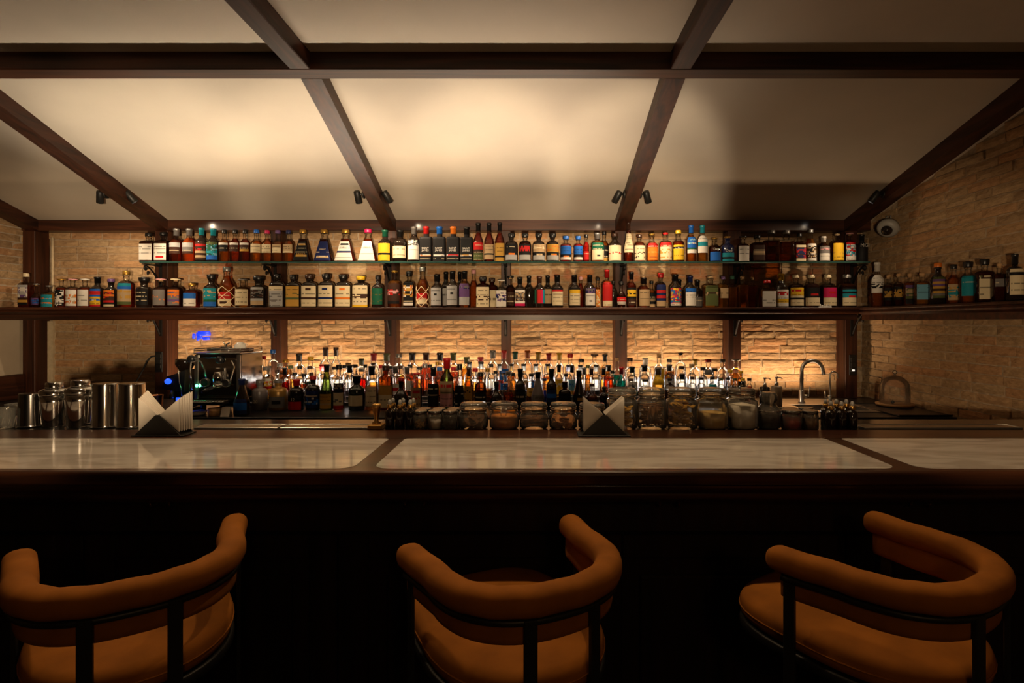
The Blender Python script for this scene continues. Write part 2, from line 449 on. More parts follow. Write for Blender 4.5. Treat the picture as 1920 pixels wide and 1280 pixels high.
# ================================================================== the room
XL, XR, YB, YF0 = -4.25, 2.80, 4.86, -2.6          # left and right wall faces, back wall brick face, wall behind the camera
CEIL_FLAT = 2.857
def roof(Y): return 2.395 + 0.25 * (4.72 - Y)
mb = MB(); mb.box(XL - 0.2, XR + 0.2, YF0 - 0.1, YB + 0.25, -0.12, 0.0)
tag(obj('floor', mb, FLOORM), 'dark wooden floor of the bar', kind='structure')
mb = MB()
mb.box(XL - 0.2, XR + 0.2, YF0 - 0.1, 2.80, CEIL_FLAT, CEIL_FLAT + 0.1)
mb.extr([(2.80, roof(2.80)), (YB + 0.2, roof(YB + 0.2)), (YB + 0.2, roof(YB + 0.2) + 0.12), (2.80, roof(2.80) + 0.12)], XL - 0.2, XR + 0.2, 'x')
tag(obj('ceiling', mb, PLASTER), 'cream painted ceiling, flat in front and sloping down to the back wall', kind='structure')

# brick shapes: a few uneven blocks, shared by every brick
def brick_mb(rng, L=1.0, Hh=1.0, D=1.0):
    mb = MB(); nx, nz = 5, 2
    v = []; f = []
    for j in range(nz + 1):
        for i in range(nx + 1):
            u = i / nx - 0.5; w = j / nz - 0.5
            edge = (i in (0, nx)) or (j in (0, nz))
            v.append((u * L + rng.uniform(-.014, .014) * L, -0.5 * D + (0.16 if edge else 0) * D + rng.uniform(-.05, .05) * D, w * Hh + rng.uniform(-.035, .035) * Hh))
    for j in range(nz):
        for i in range(nx):
            a = j * (nx + 1) + i; f.append((a, a + 1, a + nx + 2, a + nx + 1))
    rim = [i for i in range(nx + 1)] + [j * (nx + 1) + nx for j in range(1, nz + 1)] + [nz * (nx + 1) + i for i in range(nx - 1, -1, -1)] + [j * (nx + 1) for j in range(nz - 1, 0, -1)]
    o = len(v)
    for q in rim: v.append((v[q][0], 0.5 * D, v[q][2]))
    m = len(rim)
    for k in range(m): f.append((rim[(k + 1) % m], rim[k], o + k, o + (k + 1) % m))
    mb.add(v, f, 0, False)
    return mb
rb = random.Random(3)
BV = [brick_mb(rb) for _ in range(12)]
BVM = [b.mesh('brick', BRICK) for b in BV]
BH, BGAP, BD = 0.0605, 0.0085, 0.034

def brick_wall(root, u0, u1, z0, z1, place, skip, individual):
    """courses of bricks; place(u, z, out) -> matrix; the ones INDIVIDUAL picks are objects, the rest one joined part"""
    rng = random.Random(11 + int(u1 * 10))
    joined = MB(); joined.tone = []
    n_ind = 0; k = 0; z = z0
    cand = []
    while z < z1:
        u = u0 - rng.uniform(0, 0.25)
        while u < u1:
            L = rng.choice((0.25, 0.25, 0.23, 0.27, 0.20, 0.12 if rng.random() < 0.35 else 0.25))
            a, b = max(u, u0), min(u + L, u1)
            u += L + BGAP + rng.uniform(0, 0.006)
            if b - a > 0.05 and not skip((a + b) / 2, z + BH / 2, a, b):
                cand.append(((a + b) / 2, z + BH / 2, b - a, rng.randrange(12), rng.uniform(-0.007, 0.007), rng.uniform(-0.012, 0.012), rng.random()))
        z += BH
    cand.sort(key=lambda c: -individual(c[0], c[1]))
    for c in cand:
        M = place(c[0], c[1], c[4]) @ Matrix.Rotation(c[5], 4, 'Y') @ Matrix.Diagonal((c[2], BD, BH - BGAP, 1))
        if n_ind < 298 and individual(c[0], c[1]) > 0:
            o = obj('brick', BVM[c[3]], None, root)
            o.matrix_local = M
            n_ind += 1
        else:
            src = BV[c[3]]
            joined.add([tuple(M @ Vector(p)) for p in src.v], src.f, 0, False)
            joined.tone += [c[6]] * len(src.f)
    if joined.v:
        o = obj('brickwork', joined, BRICKJ, root); o['kind'] = 'stuff'
POSTS = [(302, 24), (516.5, 18), (731.5, 22), (948.5, 18), (1164.5, 23), (1377.5, 24), (1596.5, 23)]
PY = 4.72
POSTX = [(PX(c - w / 2, PY), PX(c + w / 2, PY)) for c, w in POSTS]
POSTX0 = (XL + 0.012, -4.135)
# back wall: a mortar slab with bricks proud of it
mb = MB(); mb.box(XL - 0.2, XR + 0.2, YB + 0.0135, YB + 0.2, 0, roof(YB) + 0.02)
wb = tag(obj('wall_back', mb, MORTAR), 'back wall of worn tan brick with rough mortar joints', kind='structure')
def vis_back(u, z):
    px = 1000 + u * F / YB; py = CY - (z - CZ) * F / YB
    if not (60 < px < 1625) or any(a < u < b for a, b in POSTX): return 0
    if 597 < py < 690: return 3 + (0.5 if 310 < px else 0)
    if 690 <= py < 706 and px > 1390: return 2.4
    if 97 < px < 290 and 440 < py < 690: return 2.6
    if 494 < py < 530: return 2.0
    if 434 < py < 446: return 1.5
    if 706 <= py < 745 and (px > 1410 or px < 290): return 1.8
    return 0.0
brick_wall(wb, POSTX0[1], XR, 0.86, 2.38, lambda u, z, d: Matrix.Translation((u, YB + 0.017 + d, z)), lambda u, z, a, b: False, vis_back)
# right wall
mb = MB(); mb.box(XR + 0.0145, XR + 0.2, YF0 - 0.1, YB + 0.2, 0, 3.05)
wr = tag(obj('wall_right', mb, MORTAR), 'side wall of worn brown brick on the right', kind='structure')
MR = lambda u, z, d: Matrix.Translation((XR + 0.017 + d, u, z)) @ Matrix.Rotation(-PI / 2, 4, 'Z')
brick_wall(wr, 3.05, YB, 0.86, 2.86, MR, lambda u, z, a, b: z > roof(u) - 0.01, lambda u, z: 6 - u)
brick_wall(wr, 1.9, 3.05, 0.86, 2.86, MR, lambda u, z, a, b: z > roof(max(u, 2.9)) - 0.01, lambda u, z: 0)
# left wall: brick above the shelf, plaster below
mb = MB(); mb.box(XL - 0.2, XL - 0.012, YF0 - 0.1, YB + 0.2, 0, 3.05)
wl = tag(obj('wall_left', mb, PLASTERW), 'left side wall, tan brick above the shelf and plain plaster below', kind='structure')
ML = lambda u, z, d: Matrix.Translation((XL - 0.017 + d, u, z)) @ Matrix.Rotation(PI / 2, 4, 'Z')
brick_wall(wl, 4.20, YB, 1.60, 2.5, ML, lambda u, z, a, b: z > roof(u) - 0.02, lambda u, z: 1)
mb = MB(); mb.box(XL - 0.2, XR + 0.2, YF0 - 0.2, YF0 - 0.1, 0, 3.05)
tag(obj('wall_front', mb, ROOMWALL), 'dark wall of the room behind the viewer', kind='structure')
# plaster edge beside the left post
mb = MB(); mb.box(-4.13, PX(100.5, 4.845), 4.836, 4.872, 0.86, 1.555); mb.tube([(PX(99, 4.84), 4.838, 1.665 + i * 0.1) for i in range(7)], 0.011, 7)
tag(obj('trim_1', mb, pbr('edge_plaster', (0.60, 0.47, 0.30), 0.9, noise=0.2, nscale=30, bump=0.3)), 'pale plaster edge strip at the left end of the brick wall', kind='structure')

# beams: purlin where the ceilings meet, rafters on the slope, joists on the flat part, header on the wall
mb = MB(); mb.box(XL, XR, 2.755, 2.864, 2.771, 2.87, 0.004)
tag(obj('ceiling_beam', mb, WX), 'long dark purlin beam crossing the whole ceiling', kind='structure')
RAFT = [(-4.02, -4.16), (-2.915, -3.085), (-1.117, -1.192), (0.712, 0.73), (2.61, 2.63)]      # where each meets the purlin and the header
for i, (xa, x) in enumerate(RAFT):
    mb = MB(); w = 0.052
    y0, y1 = 2.864, 4.74
    v = [(xx + s_ * w, y, roof(y) + dz) for xx, y in ((xa, y0), (x, y1)) for s_ in (-1, 1) for dz in (-0.088, 0.01)]
    mb.add(v, [(0, 1, 3, 2), (4, 6, 7, 5), (0, 4, 5, 1), (2, 3, 7, 6), (0, 2, 6, 4), (1, 5, 7, 3)])
    tag(obj('ceiling_beam', mb, WY), 'dark sloping rafter, %s from the left' % ('first', 'second', 'third', 'fourth', 'fifth')[i], kind='structure')
for x in (-1.13, 0.715):
    mb = MB(); mb.box(x - 0.049, x + 0.049, YF0, 2.755, 2.772, 2.86, 0.004)
    tag(obj('ceiling_beam', mb, WY), 'dark joist across the flat ceiling, %s one' % ('left' if x < 0 else 'right'), kind='structure')
mb = MB(); mb.box(XL, XR, PY, YB + 0.01, 2.306, roof(PY) + 0.0, 0.003)
tag(obj('ceiling_beam', mb, WXH), 'dark header beam along the top of the back wall', kind='structure')
# posts against the back wall
for i, (a, b) in enumerate([POSTX0] + POSTX):
    mb = MB(); mb.box(a, b, PY, YB + 0.008, 0.0, 2.306, 0.004)
    mb.box(b if i < 4 else a - 0.0, (b + 0.003) if i < 4 else a + 0.003, PY + 0.006, PY + 0.012, 0.95, 2.30)
    tag(obj('wall_pillar', mb, WZ), 'dark wooden post on the back wall, %s from the left' % ('first', 'second', 'third', 'fourth', 'fifth', 'sixth', 'seventh', 'eighth')[i], kind='structure')

# ------------------------------------------------------------------ shelves
ZS, ZG = 1.661, 2.022
def mould(y):                                      # stepped and rounded nosing of the wooden shelf
    return [(y + 0.03, ZS), (y + 0.006, ZS)] + arc(y + 0.008, ZS - 0.010, 0.010, 100, 250, 5) + [(y + 0.012, ZS - 0.022)] + arc(y + 0.018, ZS - 0.036, 0.013, 120, 240, 4) + [(y + 0.022, ZS - 0.052), (y + 0.034, ZS - 0.058), (y + 0.034, ZS - 0.098), (y + 0.052, ZS - 0.098), (y + 0.052, ZS - 0.03)]
mb = MB()
mb.extr(mould(4.44), XL + 0.01, 2.544, 'x')
mb.box(XL + 0.01, XR - 0.01, 4.4705, PY - 0.001, ZS - 0.03, ZS)
gx = [POSTX0[1]] + [v for p in POSTX for v in p] + [XR - 0.01]
for a, b in zip(gx[::2], gx[1::2]): mb.box(a + 0.001, b - 0.001, PY - 0.001, YB - 0.012, ZS - 0.03, ZS)
mb.extr([(p[0] - 4.44 + 2.545, p[1]) for p in mould(4.44)], 1.6, 4.466, 'y')
mb.box(2.575, XR - 0.006, 1.6, 4.468, ZS - 0.03, ZS)
tag(obj('wooden_shelf', mb, WX), 'long dark wooden shelf with moulded edge running along back wall and right wall', 'shelf')
mb = MB(); mb.box(PX(262, 4.46), PX(1632, 4.46), 4.46, PY - 0.004, ZG - 0.014, ZG, 0.002)
for i, z in enumerate(mb.f):
    pass
gs = thing('glass_shelf', 'long clear glass shelf with a greenish edge above the wooden shelf', 'shelf', (PX(947, 4.46), 4.59, ZG))
g = MB(); hw = (PX(1632, 4.46) - PX(262, 4.46)) / 2
g.box(-hw, hw, -0.128, 0.126, -0.011, 0.0)
obj('glass_pane', g, SHELFGLASS, gs)
g = MB(); g.box(-hw, hw, -0.1335, -0.1285, -0.0115, 0.0, 0.001)
e = obj('front_edge', g, GLASSEDGE, gs); e['label'] = 'greenish polished front edge'

# scrolled iron brackets under both shelves
def bracket_path(z, s):
    pts = []
    for k in range(13):                           # small scroll under the shelf's front
        a = math.radians(90 + 300 * (1 - k / 12)); r = 0.006 + 0.016 * k / 12
        pts.append((0, 4.535 + r * math.cos(a), z - 0.034 + r * math.sin(a)))
    for t in (0.2, 0.4, 0.6, 0.8, 1.0):
        pts.append((0, 4.535 + 0.165 * t, z - 0.012 - s * (0.25 * t + 0.75 * t * t) - 0.0))
    return pts
def bracket(x, z, label, h=0.135):
    t = thing('iron_bracket', label, 'bracket', (x, 4.70, z))
    m = MB(); m.tube([(p[0], p[1] - 4.70, p[2] - z) for p in bracket_path(z, h)], 0.007, 6)
    pts = []
    for k in range(11):
        a = math.radians(-60 + 320 * k / 10); r = 0.004 + 0.012 * k / 10
        pts.append((0, 4.565 + r * math.cos(a) - 4.70, -0.068 + r * math.sin(a)))
    m.tube(pts, 0.006, 6)
    m.ball((0, 4.565 - 4.70, -0.068), 0.010, 8, 6); m.ball((0, 4.535 - 4.70, -0.034), 0.010, 8, 6)
    obj('scroll', m, IRON, t)
    m = MB(); m.box(-0.012, 0.012, -0.200, 0.016, -0.0065, -0.0005, 0.001); obj('arm', m, IRON, t)
    m = MB(); m.box(-0.012, 0.012, 0.010, 0.018, -h - 0.03, -0.007, 0.001); obj('wall_plate', m, IRON, t)
ordn = ('first', 'second', 'third', 'fourth', 'fifth', 'sixth', 'seventh', 'eighth', 'ninth', 'tenth')
for i, (a, b) in enumerate(POSTX):
    bracket((a + b) / 2, ZG - 0.0115, 'black scrolled iron bracket under the glass shelf, %s from the left' % ordn[i])
    bracket((a + b) / 2, ZS - 0.0985 if False else ZS - 0.0305, 'black scrolled iron bracket under the wooden shelf, %s from the left' % ordn[i], 0.17)

# ------------------------------------------------------------------ the bar
ZC = 1.0944
bar = thing('bar_counter', 'long dark wooden bar counter with inlaid white marble top', 'bar counter', (-0.7, 2.05, 0))
def rel(m, o=(-0.7, 2.05, 0)):
    m.v = [(p[0] - o[0], p[1] - o[1], p[2] - o[2]) for p in m.v]; return m
BX0, BX1 = XL + 0.01, XR - 0.01
SLABS = [(-4.20, -2.265), (-2.20, -0.562), (-0.50, 1.137), (1.20, 2.765)]
def rrect(x0, x1, y0, y1, r, n=6):
    return arc(x0 + r, y0 + r, r, 180, 270, n) + arc(x1 - r, y0 + r, r, 270, 360, n) + arc(x1 - r * .25, y1 - r * .25, r * .25, 0, 90, 2) + arc(x0 + r * .25, y1 - r * .25, r * .25, 90, 180, 2)
m = MB()
m.box(BX0, BX1, 1.76, 2.395, ZC - 0.05, ZC - 0.004)
nose = [(1.80, ZC - 0.0035), (1.80, ZC), (1.742, ZC)] + arc(1.742, ZC - 0.012, 0.012, 90, 180, 4) + [(1.730, ZC - 0.030)] + arc(1.738, ZC - 0.036, 0.008, 180, 270, 3) + [(1.752, ZC - 0.046)] + arc(1.768, ZC - 0.052, 0.014, 150, 230, 3) + [(1.775, ZC - 0.078), (1.790, ZC - 0.082)] + arc(1.806, ZC - 0.094, 0.016, 140, 220, 3) + [(1.81, ZC - 0.118), (1.90, ZC - 0.118), (1.90, ZC - 0.01)]
m.extr(nose, BX0, BX1, 'x')
m.box(BX0, BX1, 2.225, 2.395, ZC - 0.0045, ZC)
for i in range(3): m.box(SLABS[i][1] + 0.001, SLABS[i + 1][0] - 0.001, 1.762, 2.226, ZC - 0.0045, ZC - 0.0002)
m.box(BX0, BX1, 1.742, 1.768, ZC - 0.0045, ZC - 0.0001)
# corner fillets of wood around the rounded slab corners
for (a, b) in SLABS:
    r = 0.05
    for cx, s in ((a, 1), (b, -1)):
        poly = [(cx, 1.766)] + [(cx + s * (r - r * math.cos(math.radians(t))), 1.766 + r - r * math.sin(math.radians(t))) for t in range(90, -1, -15)]
        if s < 0: poly = poly[::-1]
        m.extr(poly, ZC - 0.0045, ZC - 0.0003, 'z')
obj('wooden_top', rel(m), WBAR, bar)
for i, (a, b) in enumerate(SLABS):
    m = MB(); m.extr(rrect(a, b, 1.766, 2.224, 0.05), ZC - 0.0042, ZC + 0.0006, 'z')
    s = obj('marble_slab', rel(m), MARBLE, bar)
# front panelling
m = MB(); m.box(BX0, BX1, 1.94, 2.0, 0.10, ZC - 0.051)
m.box(BX0, BX1, 1.905, 1.94, ZC - 0.25, ZC - 0.06, 0.004)
obj('front_board', rel(m), WFRONT, bar)
xs = [-4.1 + 0.86 * k for k in range(9)]
for x0 in xs[:-1]:
    m = MB()
    for (a, b, c, d) in ((x0, x0 + 0.10, 0.16, 0.83), (x0 + 0.76, x0 + 0.855, 0.16, 0.83), (x0 + 0.10, x0 + 0.76, 0.16, 0.25), (x0 + 0.10, x0 + 0.76, 0.75, 0.83)):
        m.box(a, min(b, BX1), 1.922, 1.94, c, d, 0.005)
    m.box(x0 + 0.16, min(x0 + 0.70, BX1), 1.928, 1.94, 0.31, 0.69, 0.008)
    obj('front_panel', rel(m), WFRONT, bar)
m = MB(); m.box(BX0, BX1, 1.91, 2.0, 0.0, 0.10, 0.004); obj('plinth', rel(m), WFRONT, bar)
# steel work ledge on the barman's side
led = thing('steel_work_ledge', 'brushed steel working ledge on the inner side of the bar', 'ledge', (-0.7, 2.53, 0))
m = MB(); m.box(BX0, BX1, 2.398, 2.68, ZC - 0.02, ZC - 0.004, 0.002); obj('ledge_top', rel(m, (-0.7, 2.53, 0)), DARKSTEEL, led)
m = MB(); m.box(BX0, BX1, 2.42, 2.66, 0.0, ZC - 0.021, 0.004); obj('ledge_base', rel(m, (-0.7, 2.53, 0)), BLACKSTONE, led)
ZL = ZC - 0.004
# perforated drip mats on the ledge
def perforated():
    mt, nt, out = newmat('perforated_steel')
    b = N(nt, 'ShaderNodeBsdfPrincipled'); b.inputs['Metallic'].default_value = 1.0; b.inputs['Roughness'].default_value = 0.3
    tc = N(nt, 'ShaderNodeTexCoord'); vo = N(nt, 'ShaderNodeTexVoronoi'); vo.inputs['Scale'].default_value = 110; vo.inputs['Randomness'].default_value = 0.15
    cr = N(nt, 'ShaderNodeValToRGB'); cr.color_ramp.elements[0].position = 0.25; cr.color_ramp.elements[0].color = (0.05, 0.035, 0.02, 1)
    cr.color_ramp.elements[1].position = 0.4; cr.color_ramp.elements[1].color = (0.62, 0.50, 0.36, 1)
    nt.links.new(tc.outputs['Object'], vo.inputs['Vector']); nt.links.new(vo.outputs[0], cr.inputs[0]); nt.links.new(cr.outputs[0], b.inputs['Base Color'])
    nt.links.new(b.outputs[0], out.inputs[0]); return mt
PERF = perforated()
for (x0, x1, lab) in ((PX(362, 2.42), PX(520, 2.42), 'perforated steel drip mat beside the left napkin holder'), (PX(524, 2.42), PX(690, 2.42), 'perforated steel drip mat left of the brass press'),
                      (PX(1622, 2.42), PX(1920, 2.42), 'perforated steel drip mat at the right end of the ledge')):
    t = thing('drip_mat', lab, 'drip mat', ((x0 + x1) / 2, 2.50, ZL))
    h = (x1 - x0) / 2
    m = MB(); m.box(-h + 0.004, h - 0.004, -0.070, 0.01, 0.001, 0.006); obj('perforated_sheet', m, PERF, t)
    m = MB()
    for a in ((-h, h, -0.076, -0.070), (-h, h, 0.01, 0.016)): m.box(*a, 0, 0.009, 0.001)
    for a in ((-h, -h + 0.004, -0.07, 0.01), (h - 0.004, h, -0.07, 0.01)): m.box(*a, 0, 0.009, 0.001)
    obj('rim', m, STEEL, t)
# bag hooks under the counter edge
for i, (pa, pb) in enumerate(((297, 331), (762, 802), (1232, 1268), (1693, 1730))):
    t = thing('bag_hook', 'small bronze double bag hook under the bar edge, %s from the left' % ordn[i], 'hook', (PX((pa + pb) / 2, 1.9), 1.9045, 0.955))
    m = MB(); m.box(-0.035, 0.035, -0.004, 0.0, -0.018, 0.018, 0.0015); obj('back_plate', m, BLACKM, t)
    for s in (-1, 1):
        m = MB(); m.tube([(s * 0.022, -0.004, 0.006), (s * 0.024, -0.02, 0.0), (s * 0.028, -0.030, -0.012), (s * 0.030, -0.040, -0.010), (s * 0.032, -0.045, 0.004)], 0.004, 6); m.ball((s * 0.032, -0.045, 0.006), 0.006, 8, 6)
        obj('hook', m, pbr('bronze', (0.10, 0.05, 0.03), 0.35, metal=0.8) if 'bronze' not in MATS else MATS['bronze'], t)

# ------------------------------------------------------------------ back counter with steps for the bottles
ZW = 0.92
SX0, SX1 = PX(425, 4.3), PX(1412, 4.3)
bc = thing('back_counter', 'black stone back counter carrying bottles, coffee machine and sink', 'back counter', (-0.7, 4.25, 0))
o_ = (-0.7, 4.25, 0)
bx = (PX(1470, 4.4), PX(1592, 4.4), 4.02, 4.30)        # sink basin
m = MB()
m.box(XL + 0.012, bx[0], 3.75, PY - 0.002, ZW - 0.045, ZW); m.box(bx[1], XR - 0.012, 3.75, PY - 0.002, ZW - 0.045, ZW)
m.box(bx[0], bx[1], 3.75, bx[2], ZW - 0.045, ZW); m.box(bx[0], bx[1], bx[3], PY - 0.002, ZW - 0.045, ZW)
m.box(XL + 0.012, XR - 0.012, 3.744, 3.752, ZW - 0.046, ZW + 0.001, 0.002)
obj('stone_top', rel(m, o_), BLACKSTONE, bc)
m = MB(); m.box(XL + 0.012, XR - 0.012, 3.80, PY - 0.01, 0.0, 0.70); obj('cabinet_body', rel(m, o_), BLACKPL, bc)
m = MB(); m.box(XL + 0.012, XR - 0.012, 3.80, 3.86, 0.70, ZW - 0.046); obj('apron', rel(m, o_), BLACKPL, bc)
for k in range(9):
    m = MB(); a = XL + 0.05 + k * 0.775; m.box(a, min(a + 0.74, XR - 0.03), 3.782, 3.80, 0.08, 0.84, 0.004)
    d = obj('cabinet_door', rel(m, o_), BLACKPL, bc)
ST = [(4.40, PY - 0.012, ZW, 0.955), (4.47, PY - 0.012, 0.955, 0.985), (4.545, PY - 0.012, 0.985, 1.02)]
t = thing('bottle_riser', 'low black stepped riser under the rows of bottles on the back counter', 'riser', ((SX0 + SX1) / 2, 4.55, ZW))
for (y0, y1, z0, z1) in ((4.26, 4.40, ZW, 0.945), (4.40, 4.52, ZW, 0.97), (4.52, PY - 0.012, ZW, 1.005)):
    m = MB(); m.box(SX0, SX1, y0, y1, z0 + 0.0005, z1, 0.002); obj('step', rel(m, ((SX0 + SX1) / 2, 4.55, ZW)), BLACKPL, t)
# lit diffuser strips between the posts behind the bottles
gx2 = [v for p in POSTX for v in p]
for i, (a, b) in enumerate(zip(gx2[1::2], gx2[2::2])):
    m = MB(); m.box(a + 0.004, b - 0.004, 4.805, 4.825, 1.0, 1.06, 0.003); m.box(a + 0.004, b - 0.004, 4.8255, 4.845, ZW + 0.001, 1.055, 0.002)
    if 0 < i < 5: tag(obj('led_strip', m, LEDW), 'lit white LED strip low on the brick, %s bay from the left' % ordn[i], 'light strip')

# ================================================================== bottles
SHP = {  # shoulder height, neck start, neck radius / body radius, corner exponent, depth / width, shoulder curve, word
    'r': (.60, .75, .40, 2.0, 1.0, 's', ''), 's': (.60, .74, .36, 2.0, 1.0, 'e', 'squat '), 'q': (.66, .74, .38, 6.0, .85, 'e', 'square '),
    'f': (.66, .78, .36, 2.6, .55, 'e', 'flat '), 't': (.50, .78, .40, 2.0, 1.0, 's', 'slender '), 'w': (.38, .84, .34, 2.0, 1.0, 'l', 'tapered '),
    'o': (.36, .66, .30, 2.0, .9, 'o', 'round '), 'k': (.695, .71, .42, 7.0, .8, 'e', 'straight-sided '), 'p': (.0, .74, .30, 6.0, .7, 'p', 'pyramid '),
    'h': (.62, .70, .48, 2.0, 1.0, 'e', 'wide-necked '),
}
def body_prof(shape, R, H):
    sh, nb, nr, e, dr, cv, _ = SHP[shape]
    rn = max(R * nr, 0.0115); rn = min(rn, R * 0.7)
    P = [(R * .86, 0.0), (R, .018 * H)]
    if cv == 'p':
        P = [(R * .97, 0), (R, .02 * H)] + [(R + (rn * 1.25 - R) * t, .02 * H + (nb - .02) * H * t) for t in (.33, .66, 1)] + [(rn, nb * H + .01 * H)]
    elif cv == 'o':
        P = [(R * .62, 0)] + [(R * math.sin(math.radians(a)), (1 - math.cos(math.radians(a))) * .5 * nb * H * 0.98 - 0.02 * H) for a in (50, 65, 80, 95, 110, 125, 140, 150)]
        P = [(r, max(z, 0)) for r, z in P] + [(rn, nb * H)]
    else:
        P.append((R, sh * H))
        for t in (.2, .4, .6, .8, 1.0):
            z = sh * H + (nb - sh) * H * t
            if cv == 's': r = R + (rn - R) * (t * t * (3 - 2 * t))
            elif cv == 'l': r = R + (rn - R) * (t ** .85)
            else:
                a = t * PI / 2; z = sh * H + (nb - sh) * H * math.sin(a); r = rn + (R - rn) * math.cos(a)
            P.append((r, z))
    return P, rn, nb * H
def r_at(P, z):
    for (r0, z0), (r1, z1) in zip(P, P[1:]):
        if z0 <= z <= z1 and z1 > z0: return r0 + (r1 - r0) * (z - z0) / (z1 - z0)
    return P[-1][0] if z >= P[-1][1] else P[0][0]
DARKP = set('KNDGREPVT')
def mixc(a, b, t): return tuple(a[i] * (1 - t) + b[i] * t for i in range(3))
def label_mb(P, e, dr, z0, z1, rows, mos, rng, span=60, nc=13):
    mb = MB(); mb.col = []
    sub = []; paper = 'W'                        # print rows: a line of text is a thin strip of ink between two of paper
    for ch in rows:
        if ch.isupper(): paper = ch; sub.append(('', paper, 1.0))
        elif ch == 't': sub += [('', paper, .35), ('t', paper, .40), ('', paper, .25)]
        elif ch == 'l': sub += [('', paper, .4), ('l', paper, .2), ('', paper, .4)]
        elif ch in 'mi': sub += [(ch, paper, .5), (ch, paper, .5)]
        else: sub.append((ch, paper, 1.0))
    nr = len(sub); tot = sum(q[2] for q in sub); acc = 0.0
    def pt(th, z):
        r = r_at(P, z) * 1.012 + 0.0007
        a, b = math.cos(th), math.sin(th)
        return (math.copysign(abs(a) ** (2 / e), a) * r, math.copysign(abs(b) ** (2 / e), b) * r * dr, z)
    if e > 3.5: span = 44                        # the flat front face of a square bottle
    A = [math.radians(-90 - span + 2 * span * i / nc) for i in range(nc + 1)]
    V = []
    for j in range(nr + 1):
        z = z1 + (z0 - z1) * acc / tot
        if j < nr: acc += sub[j][2]
        for a in A: V.append(pt(a, z))
    faces = []
    for j, (ch, base, hh) in enumerate(sub):
        ink = PAL['C'] if base in DARKP else PAL['K']
        base = PAL[base]; prev = None
        for i in range(nc):
            if ch == 't': c = mixc(base, ink, .66) if (1 <= i < nc - 1 and rng.random() < .78) else base
            elif ch == 'r': c = PAL['R'] if (1 <= i < nc - 1 and rng.random() < .85) else base
            elif ch == 'l': c = mixc(base, ink, .8) if 0 < i < nc - 1 else base
            elif ch == 'm': c = prev if (prev and rng.random() < .35) else PAL[rng.choice(mos)]
            elif ch == 's': c = PAL[mos[min(len(mos) - 1, i * len(mos) // nc)]]
            elif ch == 'i': c = PAL[rng.choice(mos)] if nc * .26 <= i < nc * .74 else base
            elif ch == 'd': c = PAL[mos[0]] if abs(i - nc // 2) <= 1 else base
            else: c = base
            prev = c
            k = j * (nc + 1) + i
            faces.append((k, k + nc + 1, k + nc + 2, k + 1)); mb.col.append(c)
    mb.add(V, faces, 0, True)
    return mb
def text_obj(body, size_w, loc, mat, parent, rx=PI / 2, rz=0.0, maxh=None, name='lettering'):
    cu = bpy.data.curves.new(name, 'FONT')
    cu.body = body; cu.align_x = 'CENTER'; cu.align_y = 'CENTER'; cu.size = 1.0; cu.resolution_u = 2; cu.space_line = 0.85
    cu.materials.append(mat)
    o = bpy.data.objects.new(name, cu)
    COL.objects.link(o)
    longest = max(len(x) for x in body.split('\n'))
    s = size_w / (0.62 * longest)
    cu.size = s
    me = bpy.data.meshes.new_from_object(o)
    bpy.data.objects.remove(o)
    return obj(name, me, None, parent, loc, (rx, 0, rz))
INK = {k: pbr('ink_' + CNAME[k].replace('-', '_'), PAL[k], 0.5) for k in 'KWCARY'}
GLN = {'c': None, 'b': (DARKG, 'dark'), 'g': (GREENG, 'green'), 'k': (MATTEK, 'matte black'), 'e': (GREYC, 'grey stoneware'), 'o': (GOLDC, 'gold stoneware'),
       'n': (NAVYG, 'navy'), 'x': (AMBERG, 'brown'), 'v': (DGREENG, 'dark green')}
LQN = {'a': 'amber', 'y': 'pale gold', 'r': 'red-brown', 'R': 'red', 'o': 'orange', 'd': 'dark brown', 'n': 'clear', 'u': 'blue', 't': 'teal'}
CAPW = {'n': 'cap', 'l': 'capsule', 'f': 'flat stopper', 'b': 'ball stopper', 'w': 'wide cap', 'k': 'cork'}
BOTTLES = []
GAP = 0.0012
def plan(table, zb, Y, row, place, group, ref=None, yaw=None, wall=None):
    out = []
    for line in table.strip().splitlines():
        p = [q.strip() for q in line.split(';')]
        if len(p) < 6: continue
        d = dict(x=float(p[0]), w=float(p[1]), top=float(p[2]), shape=p[3], glass=p[4][0], liq=p[4][1:2], cap=p[5], rows=p[6] if len(p) > 6 else '',
                 mos=p[7] if len(p) > 7 and p[7] else 'WK', zz=p[8] if len(p) > 8 and p[8] else '', phrase=p[9] if len(p) > 9 else '', text=p[10] if len(p) > 10 else '', row=row, place=place, group=group)
        back = p[3].startswith('-'); d['shape'] = p[3].lstrip('-')
        yy = Y
        if wall is not None:
            yy = wall * F / (d['x'] - CX)
        if p[0] == '453.5': yy = 3.835            # stands forward, before the coffee machine's corner
        d['Y'] = yy + (0.118 if back and row != 'low' else 0.0)
        d['back'] = back
        d['X'] = PX(d['x'], d['Y']); d['zb'] = zb
        d['H'] = PZ(d['top'], d['Y']) - zb
        d['R'] = d['w'] / 2 * d['Y'] / F * (1.12 if row == 'low' and Y != 4.07 else 1.0)
        d['yaw'] = yaw or 0.0
        out.append(d)
    for bk in (False, True):                       # neighbours in one row stand clear of each other
        rowd = sorted((d for d in out if d['back'] == bk), key=lambda d: d['x'])
        for a, b in zip(rowd, rowd[1:]):
            g = math.hypot(b['X'] - a['X'], b['Y'] - a['Y']) - GAP
            if a['R'] + b['R'] > g:
                k = g / (a['R'] + b['R']); a['R'] *= k; b['R'] *= k
    BOTTLES.extend(out)
    return out
